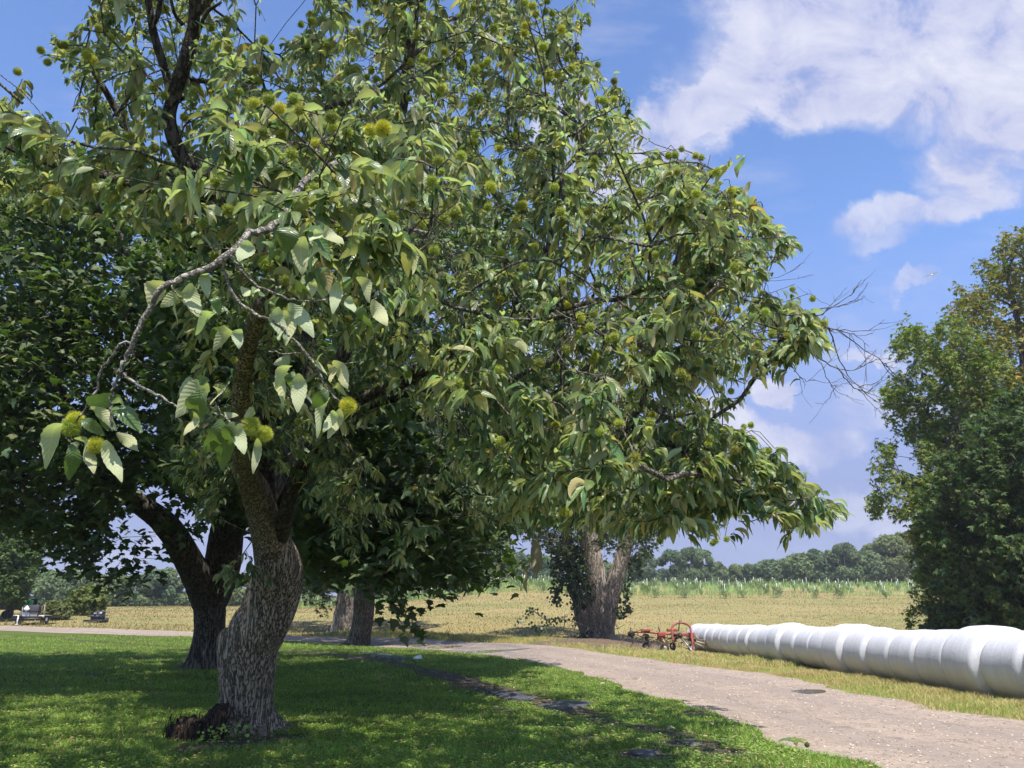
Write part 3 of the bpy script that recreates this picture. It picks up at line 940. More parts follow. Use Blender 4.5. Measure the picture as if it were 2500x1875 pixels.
M['stone'] = leaf_mat('road_stone', (.37, .305, .25), (.37, .305, .25), .85, 0., 0, .3)
M['litter'] = leaf_mat('leaf_crumb', (.24, .185, .09), (.24, .185, .09), .8, .1, 0, .2)
scatter_bits(22000, ROAD_POLY, 6.5, 40, -12, 50, .004, .017, M['stone'], 'road_stones', 'loose pale stones scattered on the gravel road', 'gravel', .6, .026)
scatter_bits(9000, LAWN_POLY, 6.5, 34, -44, 36, .010, .030, M['litter'], 'leaf_litter', 'brown crumbs of dead leaf strewn over the lawn', 'litter', .2, .085)
# ================================================================== WRAPPED BALE ROW
g1 = ground(2500, 1716); g2 = ground(1692, 1584)
A = np.array([g1[0] + .42, g1[1]]); B = np.array([g2[0] + .42, g2[1]])
dirv = (B - A) / np.linalg.norm(B - A)
A0 = A - dirv * 4.6
Ltot = np.linalg.norm(B - A0)
NB = int(round(Ltot / 1.32)); step = Ltot / NB
row_loc = np.array([A0[0], A0[1], H(A0[0], A0[1])])
row = empty('wrapped_bale_row', row_loc, 'long row of round hay bales wrapped end to end in white film beside the road', 'hay bales')
br = np.random.default_rng(5)
rad = .70 + br.normal(0, .034, NB); rad[[4, 9, 10, 17]] += [.05, .05, -.03, .04]
side = np.array([dirv[1], -dirv[0]])
# one smooth radius profile along the whole film, creased where two bales meet
ss = np.linspace(0, Ltot, NB * 24 + 1)
ctr = (np.arange(NB) + .5) * step
prof = np.zeros_like(ss); offx = br.normal(0, .035, NB); offz = br.normal(0, .012, NB)
ox = np.interp(ss, ctr, offx); oz = np.interp(ss, ctr, offz)
for j, s0 in enumerate(ss):
    k = min(NB - 1, int(s0 / step)); u = s0 / step - k
    rk = rad[k]; nb_ = rad[k - 1] if k else rk; na = rad[k + 1] if k < NB - 1 else rk
    e0 = min(rk, nb_) - .044; e1 = min(rk, na) - .044
    a0 = sst(0, .13, u); a1 = sst(1, .90, u)
    prof[j] = e0 + (rk - e0) * a0 if u < .5 else e1 + (rk - e1) * a1
    prof[j] += .012 * math.sin(u * math.pi)
SEG = 56
an = np.linspace(0, 2 * math.pi, SEG, endpoint=False)
for k in range(NB):
    j0, j1 = k * 24, (k + 1) * 24
    V = []
    for j in range(j0, j1 + 1):
        c = A0 + dirv * ss[j] + side * ox[j]
        z = H(c[0], c[1]) + .60 + oz[j]
        r = prof[j] * (1 + .010 * (vnoise(np.stack([np.cos(an) * 2, np.sin(an) * 2, an * 0 + ss[j] * 2.2], 1), 3) - .5) * 2)
        # slumped a little: flat underside
        vz = np.maximum(np.sin(an) * r * .97, -.60)
        V.append(np.stack([c[0] + side[0] * np.cos(an) * r * 1.03, c[1] + side[1] * np.cos(an) * r * 1.03, z + vz], 1))
    V = np.concatenate(V) - row_loc
    b = MB(); b.add(V, quads_grid(j1 - j0 + 1, SEG))
    if k in (0, NB - 1):
        m0 = 0 if k == 0 else (j1 - j0) * SEG
        b.add(V[m0:m0 + SEG], np.array([list(range(SEG)) if k == 0 else list(range(SEG))[::-1]]))
    b.build('wrapped_bale', M['film'], row)

# ================================================================== RED HAY TEDDER
g = ground(1640, 1593); kpx = depth(g) / F_PX
tl = g + np.array([0, 0, 0])
ted = empty('hay_tedder', tl, 'red hay tedder with arched frame and spidery tine arms parked at the bale row end', 'farm machine')
def cq(X_, Y_, y=0.):   # crop pixel of the close-up -> local metres
    return np.array([((1500 + X_ / 8.508) - 1640) * kpx, y, (1593 - (1480 + Y_ / 8.508)) * kpx])
b = MB()
b.tube([cq(600, 555, .0), cq(760, 560, .0), cq(1000, 590, -.05), cq(1300, 592, -.1), cq(1650, 640, .05)], .055, 8)
b.tube([cq(430, 560, .1), cq(620, 560, .0)], .045, 8)
b.box(cq(670, 520, 0), (.42, .26, .12), bev=.02)
b.box(cq(990, 600, -.05), (.36, .3, .22), bev=.03)
b.box(cq(1240, 520, .15), (.5, .3, .14), bev=.03)
b.box(cq(1480, 610, -.1), (.5, .16, .16), bev=.02)
b.box(cq(1630, 630, .05), (.26, .24, .28), bev=.03)
b.build('frame', M['red'], ted)
b = MB()
arc = [cq(1205, 745, -.35), cq(1195, 620, -.35), cq(1200, 500, -.33)]
for q_ in np.linspace(math.pi, 0, 13):
    arc.append(cq(1390 + 195 * math.cos(q_), 500 - 130 * math.sin(q_), -.3))
arc += [cq(1595, 640, -.35), cq(1602, 800, -.4), cq(1608, 968, -.45)]
b.tube(smooth_poly(arc, 60), .052, 10)
b.build('arch', M['red_pale'], ted)
for (x0, y0), (x1, y1), yy in [((1330, 545), (1360, 325), -.35), ((1395, 385), (1398, 322), -.3), ((958, 560), (936, 455), -.1)]:
    b = MB(); b.tube([cq(x0, y0, yy), cq(x1, y1, yy)], .026, 6); b.build('lever', M['black'], ted)
def rotor(c, tilt_x, tilt_y, rz0, rad_=.62, dome=False):
    b = MB()
    b.disc((0, 0, 0), .17, .14, 'z', 16, [(.05, -.22), (.07, -.12), (.17, -.08), (.18, .02), (.12, .08), (.05, .1)])
    hub = b.build('rotor', M['red_pale'] if dome else M['black'], ted)
    hub.location = c; hub.rotation_euler = (tilt_x, tilt_y, rz0)
    b = MB()
    for k in range(6):
        a = k * math.pi / 3
        e = np.array([math.cos(a) * rad_, math.sin(a) * rad_, -.12])
        b.tube([(math.cos(a) * .12, math.sin(a) * .12, -.02), e], .020, 6)
        b.tube([e * .86 + [0, 0, 0], e * 1.02], .034, 6)
        for s in (-1, 1):
            o = np.array([-math.sin(a), math.cos(a), 0]) * .045 * s
            tt_ = e * .97 + o
            b.tube([tt_, tt_ + [0, 0, -.05] + o * .4, tt_ + o * .8 + e * .06 + [0, 0, -.3]], .008, 4)
    b.build('tine_arms', M['rust'], hub)
rotor(cq(370, 590, .1), R_(-38), R_(6), .35)
rotor(cq(680, 640, .15), R_(-10), R_(4), .1, .58)
rotor(cq(985, 660, .1), R_(-8), R_(-4), .5, .58, True)
rotor(cq(1300, 660, .3), R_(-8), R_(3), .2, .58)
rotor(cq(1660, 700, .2), R_(-12), R_(8), .45, .62)
for (X_, Y_, yy, r_) in [(1050, 880, .0, .21), (1250, 850, .35, .19), (1635, 880, .0, .22), (690, 850, .3, .19)]:
    c = cq(X_, Y_, yy); c[2] = max(c[2], r_ * .9) if Y_ > 860 else c[2]
    b = MB(); b.disc((0, 0, 0), r_, .12, 'x', 24, [(r_ * .55, -.055), (r_ * .9, -.06), (r_, -.035), (r_, .035), (r_ * .9, .06), (r_ * .55, .055)])
    w_ = b.build('wheel', M['rubber'], ted); w_.location = c; w_.rotation_euler = (0, 0, .5 + X_ * .01)
    b = MB(); b.disc((0, 0, 0), r_ * .5, .14, 'x', 16, [(r_ * .15, -.08), (r_ * .56, -.05), (r_ * .56, .05), (r_ * .15, .08)]); b.build('rim', M['tan_metal'], w_)
    b = MB(); top = cq(X_, 640, yy * .5) - c
    b.tube([(0.08, 0, 0), (0.08, 0, r_ + .04), (top[0], top[1], top[2])], .026, 6)
    f_ = b.build('wheel_fork', M['red'], ted); f_.location = c
b = MB(); b.tube([cq(1360, 650, -.45), cq(1560, 965, -.9)], [.032, .032], 8); b.tube([cq(1470, 815, -.68), cq(1565, 968, -.92)], .045, 8)
sh = b.build('drive_shaft', M['grey_steel'], ted)
b = MB(); p0, p1 = cq(1335, 600, -.38), cq(1375, 670, -.48)
b.tube([p0, p0 * .5 + p1 * .5, p1], [.11, .10, .05], 14); b.build('guard_cone', M['black'], sh)
for (x0, y0, x1, y1, yy) in [(1700, 740, 1950, 800, .2), (1690, 780, 1850, 850, .0), (1950, 800, 1985, 790, .2), (1750, 640, 1790, 720, .3), (1850, 850, 1870, 880, 0), (860, 690, 750, 735, -.1), (1010, 700, 1050, 800, -.2)]:
    b = MB(); b.tube([cq(x0, y0, yy), cq(x1, y1, yy)], .028, 6); b.build('folding_arm', M['tan_metal'], ted)

# ================================================================== FARM TRAILER, IMPLEMENT AND FAR VEHICLES ON THE LEFT
g = ground(64, 1526); k_ = depth(g) / F_PX
tr = empty('farm_trailer', g, 'two wheeled farm trailer with black front panel and white diamond placard', 'trailer')
def lq(px_, py_, y=0.): return np.array([(px_ - 64) * k_, y, (1526 - py_) * k_])
b = MB(); b.box(lq(66, 1508, .9), (1.7, 2.4, .12), bev=.02); b.box(lq(66, 1512, -.3), (1.9, .12, .10)); b.tube([lq(58, 1508, -.3), lq(56, 1506, -1.1)], .05, 6); b.build('chassis', M['black'], tr)
b = MB(); b.box(lq(68, 1488.5, .25), (38 * k_, .5, 17 * k_), rx=-.15, bev=.03); b.build('front_panel', M['dark_panel'], tr)
b = MB(); d_ = 8 * k_; c = lq(59.5, 1488.5, -.05)
b.add(np.array([[-d_, -.012, 0], [0, -.012, d_], [d_, -.012, 0], [0, -.012, -d_], [-d_, .012, 0], [0, .012, d_], [d_, .012, 0], [0, .012, -d_]]) + c,
      [np.array([[3, 2, 1, 0], [4, 5, 6, 7], [0, 1, 5, 4], [1, 2, 6, 5], [2, 3, 7, 6], [3, 0, 4, 7]])])
pl = b.build('diamond_placard', M['white'], tr)
for px_ in (56.5, 76):
    b = MB(); b.box(lq(px_, 1501, .1), (17.5 * k_, .06, 11.5 * k_), bev=.01); b.build('lower_panel', M['silver'] if px_ < 60 else M['tan_metal'], tr)
for px_, s in ((34, -1), (96, 1)):
    b = MB(); b.box(lq(px_, 1504, .5), (14 * k_, .9, .05), bev=.015); b.box(lq(px_ , 1506.5, .06), (14 * k_, .05, 6 * k_)); b.build('fender', M['tan_metal'], tr)
    c = lq(px_, 1516, .5); c[2] = .33
    b = MB(); b.disc((0, 0, 0), .33, .24, 'x', 24, [(.18, -.11), (.29, -.12), (.33, -.07), (.33, .07), (.29, .12), (.18, .11)]); w_ = b.build('wheel', M['rubber'], tr); w_.location = c
    b = MB(); b.disc((0, 0, 0), .17, .2, 'x', 16, [(.05, -.12), (.18, -.1), (.18, .1), (.05, .12)]); b.build('rim', M['white'], w_)
b = MB(); b.tube([lq(58.5, 1505, -.75), lq(58.5, 1524, -.75)], .045, 8); b.box(lq(58.5, 1525.2, -.75), (.2, .2, .03)); b.build('jack_stand', M['white'], tr)
b = MB()
b.tube([lq(89, 1508, .3), lq(89, 1481, .3), lq(95, 1478, .3), lq(95, 1508, .3)], .025, 6); b.build('side_rail', M['tan_metal'], tr)
b = MB(); b.tube([lq(41, 1508, .3), lq(41, 1484, .3)], .025, 6); b.build('stake', M['tan_metal'], tr)
b = MB(); b.box(lq(66, 1507.5, -.1), (12 * k_, .08, 2.5 * k_)); b.build('plate', M['white'], tr)

g = ground(228, 1520); k_ = depth(g) / F_PX
im = empty('field_implement', g, 'low black field implement with stacked bars and two pale lamps at the field edge', 'farm machine')
def iq(px_, py_, y=0.): return np.array([(px_ - 228) * k_, y, (1520 - py_) * k_])
b = MB(); b.box(iq(228, 1515.5, .3), (47 * k_, .9, 4.5 * k_), bev=.03); b.box(iq(228, 1518.5, .1), (20 * k_, .5, 3 * k_)); b.build('deck', M['black'], im)
b = MB(); b.box(iq(228, 1507.5, .5), (23 * k_, .8, 13 * k_), bev=.06); b.box(iq(228, 1497, .7), (20 * k_, .5, 8 * k_), bev=.05); b.build('body', M['dark_panel'], im)
for py_, w_ in ((1496, 26), (1501, 29), (1506, 32)):
    b = MB(); b.tube([iq(228 - w_ / 2, py_, .0), iq(228 + w_ / 2, py_, .0)], .03, 6); b.build('bar', M['black'], im)
for px_ in (222, 234.5):
    b = MB(); b.box(iq(px_, 1497.5, -.02 + .42), (7 * k_, .1, 4 * k_), bev=.02); b.build('lamp', M['lamp_glass'], im)
    b = MB(); b.box(iq(px_, 1503.5, .07), (8 * k_, .06, 3 * k_), bev=.01); b.build('pale_plate', M['silver'], im)
for px_ in (224, 232, 228):
    b = MB(); b.tube([iq(px_, 1496, .6), iq(px_, 1491.5, .6)], .04, 6); b.build('post', M['black'], im)
for px_ in (211, 245):
    b = MB(); b.disc((0, 0, 0), .16, .16, 'x', 16); w_ = b.build('wheel', M['rubber'], im); w_.location = iq(px_, 1516.5, .75); w_.location.z = .16

g = ground(4, 1509); k_ = depth(g) / F_PX
wg = empty('brown_wagon', g, 'brown covered farm wagon at the left edge under the leafy tree', 'wagon')
def wq(px_, py_, y=0.): return np.array([(px_ - 4) * k_, y, (1509 - py_) * k_])
b = MB(); b.box(wq(-4, 1482, 1.), (44 * k_, 2.2, 15 * k_), bev=.08); b.build('body', M['brown_metal'], wg)
b = MB(); b.box(wq(-4, 1473.5, 1.), (40 * k_, 2.3, 2.2 * k_), bev=.03); b.build('roof', M['tan_metal'], wg)
for px_ in (-20, 10):
    b = MB(); b.disc((0, 0, 0), 9 * k_, .3, 'y', 24, [(5 * k_, -.13), (8 * k_, -.15), (9 * k_, -.08), (9 * k_, .08), (8 * k_, .15), (5 * k_, .13)]); w_ = b.build('wheel', M['rubber'], wg); w_.location = wq(px_, 1500, .1)
    b = MB(); b.disc((0, 0, 0), 5 * k_, .2, 'y', 16, [(1 * k_, -.12), (5 * k_, -.1), (5 * k_, .1), (1 * k_, .12)]); b.build('rim', M['brown_metal'], w_)
g = ground(34, 1512); g = g + np.array([-1.5, 4, 0]); g[2] = H(g[0], g[1]); px0 = proj(g)[0]; k_ = depth(g) / F_PX
gm = empty('green_mower', g, 'small green mowing machine half hidden behind the black panelled trailer', 'mower')
b = MB(); b.box((0, 0, .55), (.75, 1.3, .42), bev=.1); b.box((0, -.2, .95), (.62, .5, .35), bev=.08); b.build('hood', M['green_paint'], gm)
b = MB(); b.box((0, .55, .98), (.5, .14, .5), bev=.05); b.build('seat', M['black'], gm)
for s in (-.5, .5):
    b = MB(); b.disc((0, 0, 0), .32, .2, 'x', 20, [(.15, -.09), (.28, -.1), (.32, -.05), (.32, .05), (.28, .1), (.15, .09)]); w_ = b.build('wheel', M['rubber'], gm); w_.location = (s, .4, .32)

# ================================================================== TREE SHELTER TUBES ON THE RISE
sr = np.random.default_rng(17)
def sapling_parts(k):
    b = MB(); r = .027 + .005 * k
    b.disc((0, 0, 0), r, 1.3, 'z', 8, [(r, 0), (r, 1.3 + .1 * k), (r * .8, 1.305 + .1 * k), (r * .8, 1.2)])
    tube_me = b.build('shelter_tube', M['tube_white'])
    n = 46 if k == 0 else 90
    ba = np.column_stack([sr.normal(0, .1 + .13 * k, n), sr.normal(0, .1 + .1 * k, n), sr.uniform(.0, .9 if k else .5, n)])
    b = MB()
    ribbon_leaves(b, ba, sr.uniform(0, 6.3, n), sr.uniform(.7, 1.4, n), sr.uniform(.2, .9, n), sr.uniform(.35, .8, n), sr.uniform(.025, .045, n), sr.normal(0, .6, n), 3, .2, tint=jit_tint(n, sr, 1.6, 2.6, .12) * [1.1, 1, 1.5])
    leaf_me = b.build('sapling_leaves', M['right_leaf'], attrs=True)
    return tube_me, leaf_me
protos = [sapling_parts(0), sapling_parts(1)]
cnt = 0; first = [True, True]
spots = []
for rI, Yr in enumerate(np.arange(90, 142, 5.2)):
    for xx in np.arange(-34, 72, 2.5 + .12 * rI):
        x = xx + sr.normal(0, .35) + (rI % 3) * .9; y = Yr + sr.normal(0, .5) + (x * -.05)
        z = float(H(x, y)); px_, py_, t0 = proj(np.array([x, y, z]))
        if not (-60 < px_ < 2320): continue
        if px_ < 620 : continue
        spots.append((x, y, z, px_))
sr.shuffle(spots)
spots = spots[:210]
for (x, y, z, px_) in spots:
    k = 1 if (px_ < 1700 and sr.random() < .75) or sr.random() < .35 else 0
    e = empty('tree_shelter', (x, y, z), 'white plastic tree shelter tube with a green sapling on the field rise', 'tree shelter', 'white tree shelters on the rise', rz=sr.uniform(0, 6.3))
    s_ = sr.uniform(.85, 1.2); e.scale = (s_, s_, s_)
    for pm in protos[k]:
        if first[k]: o = pm
        else: o = pm.copy(); C.objects.link(o)
        o.parent = e
        o.rotation_euler = (sr.normal(0, .02), sr.normal(0, .02), 0)
    first[k] = False
# tall weeds between the shelters
n = 60000
wx = np.stack([sr.uniform(-30, 75, n), sr.uniform(89, 145, n)], 1)
nz = vnoise(np.column_stack([wx * [.25, .15], np.zeros(n)]), 51)
rowp = np.abs(((wx[:, 1] + .05 * wx[:, 0] - 90) / 5.2 + .5) % 1 - .5) < .16
wx = wx[(sr.random(n) < sst(.35, .75, nz) * .9 * rowp)]; n = len(wx)
b = MB(); blades(b, wx, H(wx[:, 0], wx[:, 1]), sr.uniform(.35, 1.0, n), sr.uniform(.05, .11, n), sr.uniform(.1, .5, n), jit_tint(n, sr, .9, 1.5, .15) * [1.25, 1.2, 2.2], sr, True)
tag(b.build('tall_weeds', M['grass'], attrs=True, smooth=False), 'tall pale green weeds growing along the shelter rows', 'weeds', None, 'stuff')
# ================================================================== BIG CHESTNUT
tr_ = np.random.default_rng(101)
g = ground(600, 1792); T0 = depth(g)
CB = g.copy()
chest = empty('chestnut_tree', CB, 'big spreading chestnut with spiny yellow green burrs and a thick ridged trunk', 'tree')
trunk_rows = limb_rows([(598, 1806, 92), (598, 1786, 72), (598, 1765, 64), (599, 1726, 63), (608, 1627, 62), (613, 1575, 65), (630, 1534, 66), (650, 1500, 62), (667, 1445, 62), (679, 1391, 56), (668, 1340, 46), (655, 1300, 40), (640, 1250, 35), (622, 1195, 33), (604, 1157, 27), (592, 1090, 24), (588, 1000, 22), (600, 880, 20), (640, 740, 18)],
                        np.concatenate([np.full(9, T0), [T0 - .1, T0 - .2, T0 - .4, T0 - .7, T0 - 1.0, T0 - 1.4, T0 - 2., T0 - 2.6, T0 - 3.2, T0 - 4.]]))
trunk_rows[0, 2] -= .12
b = MB()
bark_tube(b, trunk_rows, 300, 150, .15, 22., .9, seed=11)
sec = []
def limb(px, t, n=70, sides=24, ridge=.09, mb=None, seed=5):
    rows = limb_rows(px, t); bark_tube(mb or b, rows, n, sides, ridge, 8., 1.6, seed=seed); return rows
tb = b; b = MB()
l2 = limb([(668, 1350, 22), (690, 1290, 20), (712, 1200, 17), (770, 1090, 14), (880, 980, 12), (990, 930, 15), (1110, 860, 12), (1240, 800, 10)], np.linspace(T0, 6.9, 8))
l3 = limb([(665, 1400, 28), (655, 1250, 20), (650, 1050, 18), (680, 850, 18), (690, 660, 18), (660, 540, 20), (610, 470, 20), (560, 445, 22), (520, 432, 23)], np.linspace(T0 + .4, 6.2, 9))
l7 = limb([(560, 445, 16), (470, 490, 13), (370, 470, 11), (260, 430, 9), (120, 400, 7), (-40, 330, 5), (-250, 200, 4)], np.linspace(6.2, 7.2, 7))
l8 = limb([(520, 620, 14), (420, 560, 12), (300, 300, 9), (220, 160, 6)], np.linspace(9.5, 9., 4))
l4 = limb([(668, 1380, 24), (710, 1200, 17), (790, 980, 15), (880, 760, 18), (930, 560, 20), (960, 380, 17), (990, 200, 13), (1010, 40, 9)], np.linspace(T0 + .3, 9.5, 8))
l5 = limb([(668, 1340, 20), (715, 1170, 15), (850, 1010, 13), (1100, 950, 12), (1300, 970, 11), (1500, 1030, 9), (1650, 1090, 7), (1780, 1170, 5), (1900, 1225, 3)], np.append(np.linspace(T0 + .3, 7.4, 6), [6.9, 6.5, 6.2]))
l6 = limb([(660, 1350, 32), (700, 1150, 28), (760, 950, 24), (700, 700, 20), (500, 500, 16), (250, 400, 12)], np.linspace(T0 + .5, 12.5, 6))
b.build('limbs', M['chest_limb_shaded'], chest, origin=CB); b = tb
# stub with a rounded top on the left side of the trunk
stub = limb_rows([(575, 1660, 40), (566, 1610, 34), (558, 1575, 29), (554, 1550, 22), (553, 1538, 12)], T0 - .12); bark_tube(b, stub, 40, 28, .16, 8, 1.6, seed=9)
b.build('trunk', M['chest_bark'], chest, origin=CB)
# dark bare limb rising in front of the leaves, upper left
b = MB()
DK = [[(520, 432, 23), (490, 425, 22), (455, 395, 20), (428, 350, 17), (414, 300, 16), (416, 262, 15), (430, 215, 16), (447, 165, 16), (462, 110, 15), (472, 60, 13), (476, 0, 14), (480, -60, 14)],
      [(414, 262, 12), (416, 240, 11), (408, 190, 10), (396, 150, 10), (382, 105, 10), (371, 60, 9), (365, 20, 8), (355, -40, 8)],
      [(372, 62, 6), (384, 40, 6), (390, 10, 6), (388, -30, 5)], [(417, 258, 8), (435, 244, 7), (448, 235, 5)], [(430, 205, 6), (455, 196, 6), (510, 198, 5), (545, 182, 4)],
      [(450, 150, 5), (470, 135, 4), (500, 40, 4), (540, 5, 3)], [(445, 60, 5), (425, 30, 4), (415, -20, 3)], [(520, 432, 20), (550, 425, 17), (580, 415, 13), (610, 412, 8)]]
for k, r_ in enumerate(DK): limb(r_, 6.2 if k else np.linspace(6.2, 6.0, len(r_)), 50, 14, .12, b, 20 + k)
b.build('bare_limb', M['chest_limb_shaded'], chest, origin=CB)

CH_POLY = [(-900, -900), (1480, -900), (1452, -50), (1446, 45), (1401, 124), (1480, 165), (1565, 240), (1565, 280), (1540, 330), (1540, 395), (1590, 400), (1600, 365), (1640, 350), (1691, 360), (1755, 385), (1765, 425), (1797, 460), (1855, 510),
           (1862, 550), (1895, 560), (1950, 590), (1925, 625), (1875, 650), (1820, 685), (1850, 705), (1930, 705), (1960, 740), (1975, 765), (2010, 800), (2010, 850), (1919, 870), (1890, 905), (1840, 925), (1795, 985), (1775, 1015),
           (1830, 1040), (1845, 1080), (1920, 1110), (1945, 1155), (1985, 1200), (2025, 1205), (2050, 1246), (2030, 1280), (1960, 1305), (1930, 1330), (1900, 1300), (1890, 1255), (1822, 1235), (1805, 1275), (1770, 1310), (1730, 1315), (1640, 1320), (1580, 1325), (1500, 1300),
           (1360, 1290), (1290, 1300), (1215, 1210), (1150, 1120), (1050, 1010), (960, 930), (880, 860), (800, 790), (690, 760), (560, 690), (470, 600), (330, 560), (150, 545), (-100, 540), (-900, 700)]
ells = [((-3.7, 11.0, 6.0), (8.0, 7.6, 6.4)), ((-1.0, 6.8, 4.2), (3.6, 2.6, 2.6)), ((1.4, 6.9, 3.9), (2.0, 1.8, 2.2))]
tips = sample_crown(9200, ells, tr_, CH_POLY, .60, 1.9, .27, .9, 3, .5, 12.)
# shaded inner and rear foliage hanging lower, behind the hanging branch
CH_IN = [(330, 560), (340, 900), (420, 1080), (480, 1150), (560, 1120), (575, 980), (640, 960), (690, 1130), (760, 1250), (900, 1330), (1100, 1330), (1250, 1290), (1300, 1000), (1000, 500)]
t2 = sample_crown(700, [((-3.7, 11.4, 5.4), (7.4, 7., 5.4))], tr_, CH_IN, .3, 2.2, .25, .9, 13, .6, 13.)
_, _, tq = proj(t2); t2 = t2[tq > 7.0]
# outlying boughs at the right, low and high, and the near leafy boughs in the middle
def pix_tips(n, poly, t0, t1):
    poly = np.array(poly, float); o = []
    while len(o) < n:
        q = tr_.uniform(poly.min(0), poly.max(0))
        if in_poly(q[0], q[1], poly): o.append(at(q[0], q[1], tr_.uniform(t0, t1)))
    return np.array(o)
t4_ = sample_crown(14000, [ells[0]], tr_, None, .55, 2.2, .1, .9, 3, .6, 12.)  # extra crown tips out of view, added to throw shade on the lawn
ox_, oy_, ot_ = proj(t4_); t4_ = t4_[((ox_ < -60) | (oy_ < -60) | (ot_ < .5)) & (t4_[:, 1] > 2.8)][:3000]
t3_ = np.vstack([t4_, pix_tips(150, [(1600, 1020), (1830, 1050), (1920, 1115), (1985, 1205), (2040, 1215), (2040, 1260), (1940, 1290), (1890, 1240), (1800, 1220), (1740, 1280), (1600, 1290)], 5.7, 7.4),
                 pix_tips(170, [(1590, 400), (1690, 360), (1790, 440), (1900, 555), (1940, 590), (1850, 640), (1850, 700), (1760, 900), (1600, 900)], 5.6, 7.6),
                 pix_tips(60, [(1850, 720), (1990, 760), (2010, 830), (1900, 880), (1840, 900)], 6., 6.8),
                 pix_tips(150, [(420, 430), (560, 250), (640, 210), (950, 280), (1110, 370), (1140, 560), (1000, 640), (900, 740), (760, 700), (640, 620), (600, 530), (480, 520)], 3.5, 5.0),
                 pix_tips(80, [(690, 960), (1250, 950), (1260, 1290), (1120, 1370), (900, 1390), (760, 1400), (715, 1360), (745, 1310), (690, 1200)], 8.0, 11.6),
                 pix_tips(70, [(555, 980), (578, 1120), (555, 1230), (500, 1270), (420, 1150), (440, 1000)], 9.2, 10.6),
                 pix_tips(120, [(430, 640), (640, 690), (900, 800), (960, 960), (760, 1080), (640, 1000), (560, 930), (450, 880)], 6.6, 9.0),
                 pix_tips(75, [(690, 1000), (920, 1000), (920, 1340), (760, 1330), (715, 1260), (665, 1150)], 8.3, 9.9), pix_tips(45, [(500, 930), (700, 930), (680, 1110), (640, 1120), (560, 1090), (500, 1080)], 8.0, 9.4),
                 pix_tips(10, [(520, 1372), (560, 1352), (640, 1390), (680, 1425), (640, 1440), (560, 1430)], 9.7, 10.),
                 pix_tips(130, [(1050, 640), (1400, 700), (1550, 900), (1560, 1150), (1480, 1230), (1300, 1230), (1200, 1100), (1050, 900)], 4.7, 6.0)])
px, py, t_ = proj(tips)
# keep the air around the near camera side open
tips = np.vstack([tips[(t_ > 3.9) | (px < 0) | (py < 0)], t2, t3_])
